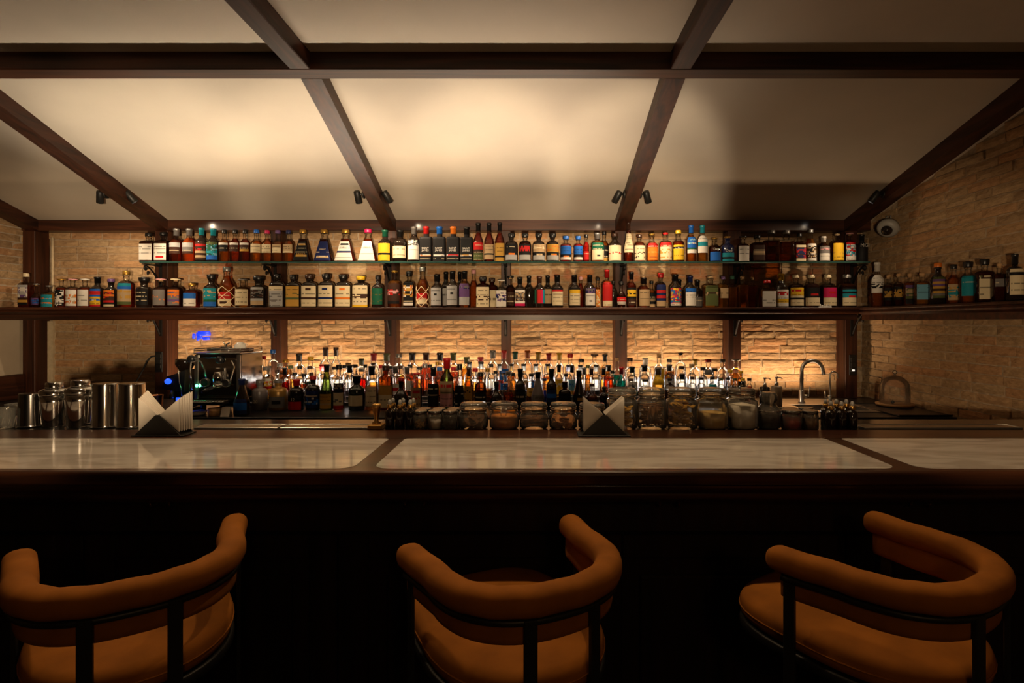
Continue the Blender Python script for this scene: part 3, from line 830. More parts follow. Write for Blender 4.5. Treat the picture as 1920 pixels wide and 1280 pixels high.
def look(d, brief=False):
    sh = SHP[d['shape']][6]
    if d['glass'] == 'c': gl = LQN[d['liq']]
    else: gl = GLN[d['glass']][1]
    cap = CNAME[d['cap'][0]] + ' ' + CAPW[d['cap'][1]]
    s = ('' if brief else sh) + gl + ' bottle'
    if d['phrase']: s += ' with ' + d['phrase'] + ' and ' + cap
    else: s += ' with ' + cap
    return s
def build_bottle(d, label):
    rng = random.Random(int(d['x'] * 10 + d['top'] * 7))
    R, H = d['R'], d['H']
    sh, nb, nr, e, dr, cv, _ = SHP[d['shape']]
    root = thing('bottle', label, 'bottle', (d['X'], d['Y'], d['zb'] + 0.0006), d['yaw'] + rng.uniform(-.12, .12) * (0 if e > 3 else 1), d['group'])
    P, rn, zn = body_prof(d['shape'], R, H)
    st = d['cap'][1]; cc = d['cap'][0]
    cl = {'n': .105, 'l': .20, 'f': .045, 'b': .075, 'w': .13, 'k': .07}[st] * H
    cl = min(cl, (H - zn) * (0.98 if st == 'l' else 0.85))
    ztop = H - cl
    ck = 1.12 if d['row'] == 'low' else 1.0
    prof = P + [(rn, ztop - 0.012), (rn * 1.16, ztop - 0.010), (rn * 1.16, ztop)]
    if st == 'l': prof = P + [(rn * .97, ztop + 0.005)]
    n = 20 if e < 3.5 else 24
    mb = MB(); mb.lathe(prof, n, e, dr, capt=True, rnd=rn * (1.35 if cv != 'p' else 1.02))
    # round neck on a square body: keep the cross-section exponent for the body, blend by making the neck small enough
    gm = GLASS if d['glass'] == 'c' else GLN[d['glass']][0]
    obj('glass_body' if d['glass'] not in 'eo' else 'body', mb, gm, root)
    if d['glass'] == 'c':
        fill = {'n': .93}.get(d['liq'], rng.uniform(.86, 1.0)) * zn
        if d['row'] == 'low': fill *= rng.uniform(.55, .98)
        if cv == 'p': fill = zn * .96
        q = [(r * .93, max(z, .008 * H)) for r, z in P if z < fill]
        q.append((r_at(P, fill) * .93, fill))
        mb = MB(); mb.lathe(q, n, e, dr, rnd=rn * (1.25 if cv != 'p' else 0.94))
        l = obj('liquid', mb, LIQ[d['liq']], root); l['label'] = LQN[d['liq']] + ' liquid'
    mb = MB()
    if st == 'n': mb.lathe([(rn * 1.22 * ck, ztop), (rn * 1.25 * ck, ztop + cl * .1), (rn * 1.22 * ck, H - cl * .08), (rn * 1.1 * ck, H)], 14)
    elif st == 'l': mb.lathe([(rn * 1.08 * ck, ztop - .002), (rn * 1.08 * ck, H - cl * .32), (rn * 1.22 * ck, H - cl * .30), (rn * 1.22 * ck, H - cl * .06), (rn * 1.08 * ck, H)], 14)
    elif st == 'f':
        mb.lathe([(rn * .92, ztop - cl * .9), (rn * .92, ztop)], 12, mi=1)
        mb.lathe([(rn * 1.75, ztop), (rn * 1.85, ztop + cl * .2), (rn * 1.85, H - cl * .2), (rn * 1.75, H)], 14)
    elif st == 'b':
        mb.lathe([(rn * 1.05, ztop), (rn * 1.05, ztop + cl * .2)] + [(rn * 1.35 * math.sin(math.radians(a)), ztop + cl * .2 + cl * .4 * (1 - math.cos(math.radians(a)))) for a in (50, 75, 100, 125, 150, 175)], 12)
    elif st == 'w': mb.lathe([(rn * 1.35, ztop), (rn * 1.42, ztop + cl * .1), (rn * 1.55, H - cl * .1), (rn * 1.4, H)], 14)
    else: mb.lathe([(rn * .9, ztop - .01), (rn * 1.05, H)], 12)
    obj({'f': 'stopper', 'b': 'stopper', 'k': 'cork', 'l': 'capsule'}.get(st, 'cap'), mb, [CAPM[cc] if st != 'k' else CORKM, CORKM], root)
    if d['rows']:
        if d['zz']:
            a, b = d['zz'].split('-'); z0, z1 = float(a) / 100 * H, float(b) / 100 * H
        else:
            z0, z1 = .07 * H, (sh * .93) * H
        if cv == 'p': z0, z1 = .06 * H, .64 * H
        if cv == 'o': z0, z1 = .12 * H, .40 * H
        obj('paper_label', label_mb(P, e, dr, z0, z1, d['rows'], d['mos'], rng), LABEL, root)
    if d['text']:
        for tx in d['text'].split('/'):
            q = tx.split(',')
            z = float(q[1]) * H
            text_obj(q[0].replace('~', '\n'), float(q[3]) * 2 * R, (0, -r_at(P, z) * dr * 1.02 - 0.0016, z), INK[q[2]], root)
    return root

TOP = '''
279;26;437;q;cd;Kn;WttWtWWW;;8-62;white printed label
306;25;436;q;cd;Kn;WttWtWdW;R;8-62;white label with red line
331;23;429;r;cr;Sl;SSDtD;;26-58;silver-topped dark label
355;24;429;r;co;Sl;SSEtD;;26-58;silver-topped grey label
378;24;428;r;b-;Tl;DRDmHDHD;RD;8-60;wavy striped label
400;24;429;r;b-;Tl;VmmmTmBB;GTVLN;8-60;green and blue picture label
421;19;431;r;ca;Kn;WKtK;A;34-60;black label with gold circle
441;19;431;r;cr;Kn;WDtD;;34-60;white-topped dark label
460;19;431;r;cr;Kn;WDtA;;34-60;dark label with gold patch
481;20;431;r;ca;Bn;CtCtC;;30-56;small cream label
501;19;432;r;ca;Mn;CttCt;;30-56;small lettered cream label
521;20;432;r;ca;Pn;HtCtC;;30-56;small tan label
541;20;432;r;ca;Nn;HttHC;;30-56;small faded tan label
568;34;431;p;cd;An;KiKtKtKiKK;AHA;;black label with gold lettering;J.BALLY,.26,A,.62
608;36;431;p;cd;An;NNNNtNiN;HC;;navy label with pale lettering;J.BALLY,.40,C,.42
648;39;431;p;cr;An;WiWtWNWWtW;KK;;white label with navy band;J.BALLY,.46,K,.46
690;36;430;p;cr;Mn;WWWtWWtWWW;;;plain white label with short lettering;J.BALLY,.46,K,.44
722;25;431.5;r;b-;Gl;YYYYYKYYY;;6-58;bright yellow banded label
750;27;432;s;b-;Kl;CtCCtC;D;14-50;wide cream label
776;23;425.5;r;b-;El;mmmWWtWWdWW;WKE;8-62;white label below a crowd picture
799;23;425;k;k-;Rl;KKKKKKKKKmKtK;OWE;3-66;dark label in white lettering;SAINT~JAMES,.36,W,.66
824;23;425;k;k-;Bl;KKKKKKKKKmKtK;BWE;3-66;dark label in white lettering;SAINT~JAMES,.36,W,.66
850;24;425;k;k-;Ol;KKKKKKKKKmKtK;RWE;3-66;dark label in white lettering;SAINT~JAMES,.36,W,.66
875;23;426;k;k-;Kl;KKKKKKKKKmKtK;AWE;3-66;dark label in white lettering;SAINT~JAMES,.36,W,.66
896.5;20;418;t;cr;Kl;RtRRDtVtVt;;6-50;red label over a green landscape
917;19;418;t;cr;Kl;HtHtHHKHHH;;8-46;beige label
937;19;417.5;t;cr;Kl;AAtAtAAKAA;;4-48;mustard yellow label
959;24;438;s;b-;Kw;KtKKKiSSS;O;8-62;black label with orange seal
984.5;24;438;s;cd;Kw;KrrrKKSSS;;8-62;black label with red emblem
1010;24;438;s;b-;Kw;HmmHHKiSSS;HC;8-62;tan label with pale seal
1036;24;438;s;b-;Kw;AmAmAKiSSS;AO;8-62;tan label with orange seal
1061;22;443;s;cR;Bw;BtBtBBKiWW;O;10-62;bright blue label with gold seal
1084;22;443;s;cR;Bw;BBtBtBKiWW;D;10-62;bright blue label with dark seal
1099;14;440;r;cR;Kn;RtRRkR;;10-40;red label;
1120;25;437;s;ca;Sl;GtGtCCCdCC;K;8-66;dark green and cream label
1133;16;434;-r;ca;Kn;KtKtA;;10-56;black and amber label
1153;25;438;r;b-;Dn;CCCmCCC;CCRC;7-58;white label with red bird
1178.5;20;417;w;cr;Dl;CttCttCtC;;25-72;white printed label
1199;22;440;s;cr;Dn;CtCmCmC;CCD;8-60;cream speckled label
1222.5;22;438;r;ca;Ab;RtOOmOtO;OOA;8-66;orange label
1248;24;436;s;ca;Rb;RtCmmCmC;CCA;8-66;cream label with red stripe
1272;22;432;r;cr;Yn;YKYYYtYY;;8-54;yellow label with black ribbon;La Mauny,.44,W,.9
1296;20;422.5;r;ca;Bl;BmBmBBGWW;BLW;25-68;blue and white label
1317;20;422.5;r;cy;Tl;WtWTTWWW;;26-72;white label with teal band
1340;22;445.5;r;cd;Ab;BBB;;8-42;small blue label;Dep,.52,W,.55
1364;24;443;r;n-;Ab;TTKT;;6-36;small teal label;Dep,.44,W,.55
1393;22;443;s;cd;Kf;WtWtWWW;;6-62;white label
1420;24;441;q;cd;Kn;DDtHtDDD;;8-62;narrow tan label band
1446;26;432;k;cd;En;;;;
1474;26;432;k;cd;En;;;;
1498.5;20;438;q;cd;Kn;CmmmmmC;RND;6-60;red and navy picture label
1519.5;20;430;t;ca;Sn;WmmmmmW;WDKH;6-56;white and brown picture label
1544;21;443.5;r;cd;Wl;EmEEWtWW;EI;8-62;grey picture label
1569.5;22;438;s;cr;Hb;YYYYmYtY;YA;8-66;arched yellow label
1593.5;20;437;s;cr;If;RmmmmmWt;LTWR;8-68;red and blue picture label
1616;20;440;r;k-;Kl;;;;white lettering;MGI,.60,W,.9
'''
MID = '''
49;26;512.5;q;cr;Cn;SmmmmDAK;PWWS;8-66;moonlit figure label
68;22;532;o;cd;Sf;PmmmP;BPN;12-60;purple and blue picture label
92.5;24;535;s;cy;Sb;TTmTTmTT;TLO;4-58;teal landscape label
115;19;523;s;cr;Af;mmmmmmm;WK;6-62;black and white scribble label
136.5;23;523;s;cr;If;WWmmmmW;WWOH;6-62;white label with curled orange figure
159.5;24;523;s;cr;Wf;WWtWtWW;;6-62;plain white label
183;24;519;r;b-;Kl;BRRBYmYtR;BYW;4-60;blue red and yellow label
208.5;24;523;r;b-;Pn;OmOmDRKC;ORD;4-60;red and orange hill label
237;28;508;s;cr;An;TBmHmHV;HA;8-66;blue sky and tan hill label
270.5;26;520;h;b-;Kw;KtKtKtKK;;8-60;black label
302;26;523;s;cd;If;EEmmEE;EEOE;8-62;grey label with orange mark
329.5;26;523;s;cd;Cf;OmOmEPmE;EOEP;8-62;orange grey and purple label
360;28;531.5;s;cr;An;BBBWWtW;;6-60;blue and white label
396.5;26;515;r;b-;Kw;TmTmTGBB;TH;4-58;teal label
425.5;28;500.5;t;ca;Sn;RtRCiC;D;4-38;red and cream label;
455.5;26;523.5;s;cy;Ef;CtCtCtC;;8-64;cream label of scattered letters
485;27;518;h;b-;Kw;SmmmmSHH;KDE;8-64;silver framed dark portrait label
519.5;29;514;f;b-;Kn;CtSttSmSt;SE;4-64;grey printed label
550;28;516;f;b-;Kn;AtAmAVAAA;AV;4-66;gold label
580;29;515;f;b-;Dw;CdCtCmCtC;D;4-66;cream label with brown hills
612;30;514;f;b-;Kw;CdCtCmCtC;N;4-66;cream label with navy hills
643.5;30;515;f;b-;Kw;CdCtCmCtC;O;4-66;cream label with orange hills
676.5;31;517.5;f;b-;Yw;CtCCmmCtCY;DDC;2-70;cream label with dark red hills
708.5;22;517;s;b-;Kn;GGmGGmG;GGV;10-60;green label
740;26;507;s;ca;Ab;DDmmDDK;DRI;10-64;dark label with red script
767;20;509.5;q;cd;Kw;KmmmmKtW;AOKW;6-70;black and yellow picture label
792;22;501;t;ca;Sn;RRtCCD;;4-36;red label band
819;22;515;r;b-;Kl;StSdSStSS;K;7-60;white printed label
848;22;509;r;b-;Kl;StSdSSlSS;K;7-60;white label with a ruled line
836;18;510;-r;b-;Kl;StSS;;7-55;grey label
871;21;509;r;ca;Kl;PmPPPSSS;PEN;7-66;purple and white label
862;16;510;-r;b-;Kl;;;;
888;18;506;-t;ca;In;;;;
905.5;26;520;f;x-;Kw;CtCtmmCtC;DCC;2-68;cream label with brown hills
922.5;22;522;-f;x-;Dw;CtC;;2-60;plain cream label
940;21;525;s;cn;Wf;WmmmmWW;NWWP;4-62;white label with blue flower
957;18;518;-r;cd;Kf;DtDtD;;8-50;dim brown label
974.5;21;520.5;r;b-;Kl;WmmmmWMM;DEH;0-58;white portrait label with magenta base
992;18;517.5;-r;b-;Kl;;;;
1011.5;21;519;r;b-;Dl;ssss;GDRRMTT;14-58;label of coloured vertical stripes
1027;18;517;-r;b-;Kl;HtHH;;14-58;tan label
1045;22;516;r;b-;Kl;KRCtCtCtCC;;7-60;cream label with red top
1077;22;516;r;b-;Kl;KYYCtCtCtC;;7-60;cream label with yellow top
1106;22;516;r;b-;Kl;mmmWtWWdWW;EPN;7-60;white label below a grey picture
1089;14;519;-t;cr;In;;;;
1121;10;520;r;ca;Kn;mmmmmmm;OCA;4-60;orange patterned label
1138;20;506;r;co;Rl;RRmRRRRCt;RRRI;4-66;red label with white leaf
1150;16;527;-s;b-;Kb;;;;
1165;21;528;o;cd;Kw;RtRWW;;12-60;red over white label
1184;20;510;r;cr;Kl;KYmYKDtD;YK;6-56;black and yellow label
1207.5;22;520.5;r;cr;Kl;HtHHlHHH;;6-60;beige label with a ruled line
1222;14;527;-r;ca;Kn;KtHKH;;4-56;black and tan label
1239;20;512;s;cd;Rw;NNRNRNHH;;4-66;navy label with red stripe
1266.5;22;514;r;b-;Kl;mmmmmmmt;MTYOPBR;6-58;rainbow mosaic label
1274;16;524;-r;b-;Kl;;;;
1294;22;517;r;b-;Nl;BtWttWWWW;;6-60;white label with blue top
1308;18;525;-r;b-;Kl;EtEE;;6-40;grey label
1332;26;518;q;cy;Hb;VVmVVV;VHD;6-70;faded olive label
1356;17;517.5;q;cy;Pn;HtH;;30-62;faded tan label
1373;17;517;q;ca;Gn;;;;
1392;20;518;q;ca;Hk;;;;
1411;15;519;q;cr;Dk;;;;
1438;27;525.5;q;ca;Rn;WWWttW;;4-60;white label with round seal
1464.5;25;513;r;b-;Yl;WrrWtYtWW;;4-52;white label in red lettering
1492;27;515;s;cd;Cn;YrYtCKCtC;;6-60;yellow and cream label
1521;29;515;s;cd;Cn;KKKiKCCtC;R;6-60;red-dotted black label over cream
1552;29;515;s;cd;Cn;MMiMMCCtC;R;6-60;crimson over cream label
1588;31;515;s;cd;Sn;KTKTiCCtC;R;6-60;teal and black over cream label
'''
RIGHT = '''
1645;23;492;r;ca;Wl;WtWtmmWW;WK;32-72;white sun-ray label
1666;19;516;s;cd;Ck;KmmK;AAK;20-60;gold emblem label
1685;20;513;s;cd;Ck;KmmmK;AAK;20-60;large gold emblem label
1706;20;513;q;ca;Ck;PmHmVKK;PIHV;6-64;pink and green picture label
1729;25;512;q;cy;Ek;LtLtLLL;L;18-64;pale blue label
1758.5;26;493;r;b-;On;VPAPADAEV;PA;16-66;striped mountain label
1788;22;496;r;ca;Kn;HmmTmH;AHT;10-50;diamond-shaped tan label
1815;27;491;r;ca;Kw;TTtTTTTT;;18-66;teal label
1846;27;486;q;cd;Kw;mCCtCtC;VDC;8-62;white label with green hills
1874;22;494;q;cd;Hk;EtE;;40-60;etched grey band
1903;27;476;s;b-;Kl;CKCCtCtC;D;14-68;cream label with black ribbon
'''
LOWD = '''
453.5;28;710;w;b-;Nl;NBBN;B;6-46;dim blue label
487;27;712;s;e-;En;;;;embossed number;20,.30,C,.4
522;33;711.5;s;o-;En;EiE;K;10-46;faint framed label
556;28;711;s;b-;Rl;KKRRR;;2-48;red number label;12,.36,C,.36
587;26;704.5;s;b-;Rn;NtmmN;NWB;8-58;navy label with white crest
612.5;24;683;w;g-;Kl;AtAtAHAA;;4-36;tan label
635.5;20;683.5;r;cr;Kn;KtKCCmCR;CE;4-60;cream shield label under black banner;PURE,.54,C,.8
669;30;704;r;v-;Kl;CmC;C;14-44;round cream seal
697;23;686;r;cy;Kl;CtCtCtC;;10-54;cream lettered label
723;27;685;f;x-;Dn;AmACtCC;A;6-56;cream label below gold crest
752;28;708;o;b-;Rn;;;;
781;21;699;s;cd;Rf;HrHmHtH;RH;6-62;tan and red label
812.5;21;688;r;ca;Kl;KtKtKKK;;10-62;tall black label
838;26;671;r;g-;Rl;HrHtItIt;;8-56;pink-grey lettered label
862;20;682;q;cn;Kw;KKtKKtK;;4-54;black label
879;19;688.5;r;cy;Dl;AmAAmA;AD;10-56;oval yellow label
901;22;698;s;x-;Kn;KtKKK;;6-48;black label
931;24;715;o;b-;Kn;;;;
953;20;696;s;co;En;;;;
975.5;20;691;r;b-;Kl;KtKK;;6-50;black label
1008.5;24;697;w;e-;Kl;EtE;;6-40;grey lettering;ANIS,.34,K,.7
1034;20;691;r;b-;Kl;NBN;;20-50;small blue label
1059;23;715;s;b-;Dl;KKiK;O;8-60;dark label with orange rooster
1085.5;22;694;w;b-;Kl;KiKK;A;8-40;dark label with gold mark
1110;25;719;o;cr;Dn;KKiKD;D;12-60;black arched label
1133;16;725;s;b-;Kn;;;;
'''
LOWC = '''
461.6;18;684;r;ca;Kn;WtW;;20-50;small white label
478;14;689;r;ca;Tn;;;;
500;24;687;r;cy;En;WmmRmAmY;WRAY;8-66;red and white striped label
520;14;693;r;cn;Dn;;;;
534;20;689;s;cR;Kl;KRRKK;;4-40;black and red label
553;14;698;r;ca;Kn;;;;
570;16;700;r;cr;Kn;EtE;;20-50;grey label
584;13;698;s;cy;Dn;;;;
656;20;684;r;cn;Kl;;;;
678;20;690;r;cR;Sn;;;;
741.6;18;686;r;cn;El;WRW;;20-50;white label with red band
763.5;17;687;r;cn;El;;;;
797;16;682;r;cn;Sn;;;;
824.4;17;688;r;ca;Bn;OmO;YO;20-50;orange label
850;15;688;r;cy;Rn;;;;
891;17;690;r;cy;Rn;;;;
914;17;690;r;ca;An;;;;
929;13;695;r;cn;Kn;;;;
945;13;697;s;cn;Bf;BtB;;40-62;bright blue label
962;14;699;s;cy;Kn;;;;
996;16;700;s;ca;Kn;AtA;;20-50;gold label
1021;15;709;s;cu;Nn;;;;
1048;16;683;r;cy;Kl;YmYY;YW;20-60;yellow label
1072.5;18;684;r;cn;Kl;LmLA;LB;20-60;pale blue label
1061;10;700;r;cR;Kn;;;;
1095;16;689;r;cn;El;;;;
1109;14;690;r;cn;Dl;;;;
1132;17;690;r;ca;Kl;;;;
1148;17;694;s;ca;Kn;;;;
1165;16;688;r;ct;Rl;;;;
1183;18;710;r;cn;Dn;;;;
1210;20;711;r;cy;Kn;CtC;;20-50;cream label
1234;20;689;r;cy;El;YtYt;;50-74;yellow neck label
1256;18;709;s;cr;Kn;DDD;;20-50;brown label
1279.5;18;700;r;cn;Dl;;;;
1298;16;706;s;cn;Dn;;;;
1315;16;707;s;cn;Kn;;;;
1335.6;17;706;s;cn;Kn;TTT;;50-70;teal label band
1352;15;709;s;cy;Vn;;;;
1365;11;707;s;cn;Kn;;;;
1378;13;709;s;cy;Vn;;;;
1393;13;709;s;cy;Yn;OtO;;40-62;orange label
1405;10;709;s;cr;Dn;;;;
'''
LOWB = '''
467;14;684;r;ct;Bl;;;;
486;16;684;r;cy;Kn;;;;
504;16;686;r;cn;Kn;;;;
525;16;681;r;cn;Sn;WRW;;20-50;white label with red stripe
545;16;685;r;cy;Vn;;;;
562;16;686;r;cn;Kn;;;;
581;16;686;r;cn;Dn;GmG;GW;20-50;green label
603.6;16;683;r;cn;Rl;;;;
628;18;687;r;cn;Kn;;;;
646;14;684;r;cn;Kn;;;;
666;15;683;r;cn;Kn;;;;
685;15;683;r;cn;Kn;;;;
700;17;680;r;cy;Dl;;;;
714;10;684;r;cn;Rn;;;;
733;16;686;r;cn;Kn;;;;
751;15;685;r;cy;Dn;;;;
769;15;683;r;cn;Kn;WWW;;20-50;white label
787;16;687;r;ca;Kn;;;;
806;15;683;r;cn;Kn;;;;
820;11;678;r;cy;An;;;;
837;13;684;r;cn;Rn;;;;
856;14;690;r;cn;Dn;;;;
880;16;678;r;cy;Kl;;;;
902;17;678;r;cn;Kl;;;;
921;15;682;r;cn;Kn;;;;
937;15;682;r;cn;Kl;RRR;;20-50;red label
959;15;682;r;ca;Kl;;;;
982;16;682;r;cn;Kl;HHH;;20-50;tan label
1004.7;17;682;r;cn;Kl;BBB;;20-50;blue label
1027;17;682;r;ca;Kl;;;;
1066;15;684;r;cn;Nl;;;;
1088;16;684;r;cn;Kl;;;;
1102;11;684;r;ca;Vn;;;;
1117.6;17;684;r;cn;Kl;;;;
1140.6;17;684;r;co;Kl;;;;
1185.6;18;687;r;cn;Kl;WdW;K;20-50;white label with dark mark
1208;20;684;r;cn;Kl;;;;
1255;18;683;r;cn;El;WdW;K;24-54;white black-bird label
1278;16;686;r;cn;Dn;;;;
1297;16;682;r;cn;Hn;;;;
1318;16;688;r;cn;Kn;;;;
1340;17;690;r;cn;Kn;;;;
1369;15;693;r;cn;Yn;;;;
1389;15;695;r;cn;Yn;KtK;;30-60;black label
'''
LOWA = '''
459;16;667;r;cn;Rn;WWW;;20-50;white label
475.7;17;659;r;cy;Bn;WtW;;40-66;white label
495;16;667;r;cn;Rn;;;;
512;22;655;s;cn;Bn;;;;
535.5;20;674;s;cy;An;;;;
561;20;663;r;cn;Kl;;;;
582.5;19;668.6;r;cn;Yn;;;;
610.6;21;651;r;cn;Dl;;;;
630;18;651;r;cn;Dl;;;;
653;17;680;r;cn;Hn;;;;
677.5;20;672;s;cn;Vl;;;;
700.6;20;662;r;cn;Rl;;;;
725;21;662;r;cn;Vl;;;;
748;20;663;r;cn;Sn;;;;
773;21;661;r;cr;Kl;;;;
799;21;661;r;cr;Dl;;;;
825;21;661;r;cd;Kl;;;;
850;20;661;r;cr;Vl;;;;
875;19;669;r;cy;Vl;;;;
901;19;669;r;cn;Rl;;;;
924;19;656.6;r;cn;El;;;;
945;17;657;r;cn;Rl;BBB;;20-54;blue label
966;18;659;r;cn;Gl;;;;
989;18;656.6;r;cn;Ol;;;;
1009;17;660;r;cn;Yl;;;;
1029;17;662;r;cn;Rl;;;;
1048.5;17;661;r;cn;Yl;;;;
1069;18;663;r;cn;Rn;;;;
1090;18;673;r;cn;Kn;;;;
1114.5;20;664;s;cn;Df;;;;
1134.4;18;664;r;cy;Kl;;;;
1157;20;670.6;o;ct;Hk;;;;
1181;18;671;r;cn;Dn;;;;
1210;20;671;s;cn;Wl;;;;
1235.6;18;664;r;cn;Hk;YYY;;30-60;yellow label
1255;17;673;s;cn;En;OmO;OPY;30-60;orange picture label
1276;18;660.5;s;cn;Kb;;;;
1303;18;673;r;cn;Yl;;;;
1328;18;673;r;cn;Rn;EEE;;50-66;grey label
1355;17;673;r;cn;En;;;;
1380;20;673;r;cy;Sf;;;;
'''
plan(TOP, ZG, 4.585, 'top', 'on the glass shelf', 'bottles on the glass shelf')
plan(MID, ZS, 4.535, 'mid', 'on the wooden shelf', 'bottles on the wooden shelf')
plan(RIGHT, ZS, None, 'right', 'on the right wall shelf', 'bottles on the right wall shelf', yaw=-0.30, wall=2.672)
plan(LOWD, ZW, 4.07, 'low', 'in the front row of the back counter', 'bottles in the front row of the back counter')
plan(LOWC, 0.945, 4.335, 'low', 'on the lowest riser step', 'bottles on the lowest riser step')
plan(LOWB, 0.97, 4.46, 'low', 'on the middle riser step', 'bottles on the middle riser step')
plan(LOWA, 1.005, 4.60, 'low', 'on the top riser step', 'bottles on the top riser step')
ordw = ['first', 'second', 'third', 'fourth', 'fifth', 'sixth', 'seventh', 'eighth', 'ninth', 'tenth', 'eleventh', 'twelfth', 'thirteenth', 'fourteenth', 'fifteenth', 'sixteenth', 'seventeenth', 'eighteenth', 'nineteenth', 'twentieth']
byl = {}
for d in BOTTLES:
    byl.setdefault((look(d), d['place']), []).append(d)
for (lk, pl), ds in byl.items():
    ds.sort(key=lambda d: d['x'])
    for i, d in enumerate(ds):
        if len(ds) == 1: lab = lk + ' ' + pl
        else: lab = '%s %s from left %s' % (ordw[i], lk, pl)
        lab = lab.replace('  ', ' ')
        if len(lab.split()) > 16: lab = lab.replace(' in the front row of the back counter', ' in the front row').replace(' on the right wall shelf', ' on right shelf').replace(' on the wooden shelf', ' on wooden shelf').replace(' on the glass shelf', ' on glass shelf').replace(' on the lowest riser step', ' on lowest step')
        if len(lab.split()) > 16:
            w_ = SHP[d['shape']][6]
            if w_: lab = lab.replace(w_, '', 1)
        d['label'] = lab
        if len(lab.split()) > 16: print('LONG LABEL', len(lab.split()), lab)
for d in BOTTLES:
    o = build_bottle(d, d['label'])
    if d['row'] == 'mid' and d['x'] in (425.5, 792.0):
        # two bottles are netted in cream cord
        R, H = d['R'], d['H']; P, rn, zn = body_prof(d['shape'], R, H)
        m = MB()
        for k in range(4):
            for sgn in (1, -1):
                pts = []
                for q in range(15):
                    t = q / 14; z = (0.02 + 0.50 * t) * H; th = -PI / 2 + k * PI / 2 + sgn * t * PI
                    r = r_at(P, z) * 1.02 + 0.0015
                    pts.append((r * math.cos(th), r * math.sin(th), z))
                m.tube(pts, 0.0022, 5)
        obj('cord_netting', m, pbr('cream_cord', hexc(226, 200, 160), 0.8) if 'cream_cord' not in MATS else MATS['cream_cord'], o)
print('BOTTLES', len(BOTTLES))

# ================================================================== lamps and devices on the structure
def aim_empty(o, d):
    o.rotation_euler = Vector(d).to_track_quat('-Z', 'Y').to_euler()
SPOTS = [(-3.085, -1, (-0.40, 0.50, -1), 'first', 30), (-3.085, 1, (0.62, 0.50, -1), 'second', 42), (-1.19, -1, (0.02, 0.62, -1), 'third', 40), (-1.19, 1, (0.55, 0.60, -1), 'fourth', 42),
         (0.73, -1, (-0.50, 0.60, -1), 'fifth', 42), (0.73, 1, (0.42, 0.60, -1), 'sixth', 42), (2.63, -1, (-0.62, 0.42, -1), 'seventh', 30)]
for x, s, d, w, en in SPOTS:
    X0 = x + s * 0.053; Y0 = 4.19
    t = thing('ceiling_spotlight', 'small black adjustable spotlight on the side of a rafter, %s from the left' % w, 'spotlight', (X0, Y0, 2.487))
    m = MB(); m.lathe([(0.030, 0), (0.030, 0.010), (0.026, 0.014)], 18); m.xf(Matrix.Rotation(s * PI / 2, 4, 'Y')); obj('mount_disc', m, BLACKM, t)
    c = Vector((s * 0.052, 0.0, -0.004)); dv = Vector(d).normalized()
    m = MB(); m.tube([(s * 0.012, 0, 0), (s * 0.035, 0, -0.001), tuple(c + dv * 0.012)], 0.007, 8); obj('swivel_arm', m, BLACKM, t)
    M = Matrix.Translation(c) @ dv.to_track_quat('-Z', 'Y').to_matrix().to_4x4()
    m = MB(); m.lathe([(0.0225, -0.062), (0.024, -0.060), (0.024, 0.024), (0.020, 0.030)], 18, capb=False)
    m.lathe([(0.0215, -0.052), (0.0225, -0.062)], 18, capb=False, capt=False)
    m.xf(M); obj('lamp_body', m, BLACKM, t)
    m = MB(); m.lathe([(0.0205, -0.054), (0.0205, -0.050)], 16); m.xf(M); ln = obj('lamp_lens', m, LENS, t); ln['label'] = 'lit white lens'
    P0 = Vector((X0, Y0, 2.487)) + c + dv * 0.068
    lamp('ceiling_spotlight_lamp', 'SPOT', tuple(P0), en * SPOT_K, (1.0, 0.75, 0.49), tuple(P0 + dv), 0.012, 104, 0.85)
# security camera on the right wall
t = thing('security_camera', 'white dome security camera with black eye high on the right brick wall', 'camera', (2.80, 4.36, 2.262))
dv = Vector((-0.62, -0.52, -0.60)).normalized()
M = Matrix.Translation((-0.085, 0, 0)) @ dv.to_track_quat('Z', 'Y').to_matrix().to_4x4()
m = MB(); m.lathe([(0.040, -0.045), (0.070, -0.040), (0.076, -0.015), (0.074, 0.006), (0.055, 0.020), (0.040, 0.022)], 24); m.xf(M); obj('housing', m, GREYPL, t)
m = MB(); m.lathe([(0.040, 0.018), (0.039, 0.032), (0.031, 0.048), (0.018, 0.058), (0.002, 0.062)], 20, capb=False); m.xf(M); obj('dome_window', m, DARKG, t)
m = MB(); m.box(-0.05, -0.001, -0.02, 0.02, -0.02, 0.02, 0.003); m.xf(Matrix.Translation((0, 0.0, 0.0))); obj('wall_mount', m, GREYPL, t)
m = MB(); m.tube([(-0.05, 0.02, 0.05), (-0.03, 0.05, 0.11), (-0.03, 0.10, 0.11), (-0.02, 0.12, 0.07), (-0.012, 0.13, 0.0)], 0.004, 6); obj('cable', m, GREYPL, t)
# switches on two posts
for i, (px, py, lab) in enumerate(((1598, 684, 'black wall switch with a small white light on the eighth post'), (299, 678, 'black power socket on the post beside the coffee grinder'))):
    t = thing('wall_switch' if i == 0 else 'power_socket', lab, 'switch' if i == 0 else 'socket', (PX(px, PY), PY - 0.001, PZ(py, PY)))
    m = MB(); m.box(-0.030, 0.030, -0.012, 0.0, -0.085, 0.085, 0.003); obj('plate', m, BLACKPL, t)
    for k in range(3):
        m = MB(); m.box(-0.02, 0.02, -0.016, -0.0115, 0.028 - k * 0.042, 0.064 - k * 0.042, 0.002); obj('rocker' if i == 0 else 'outlet', m, BLACKM, t)
    if i == 0:
        m = MB(); m.box(-0.010, 0.010, -0.0185, -0.0155, -0.050, -0.036, 0.001); b = obj('indicator_light', m, pbr('white_indicator', (0.8, 0.8, 0.8), 0.4, emit=(1, 0.95, 0.85), estr=0.8), t)
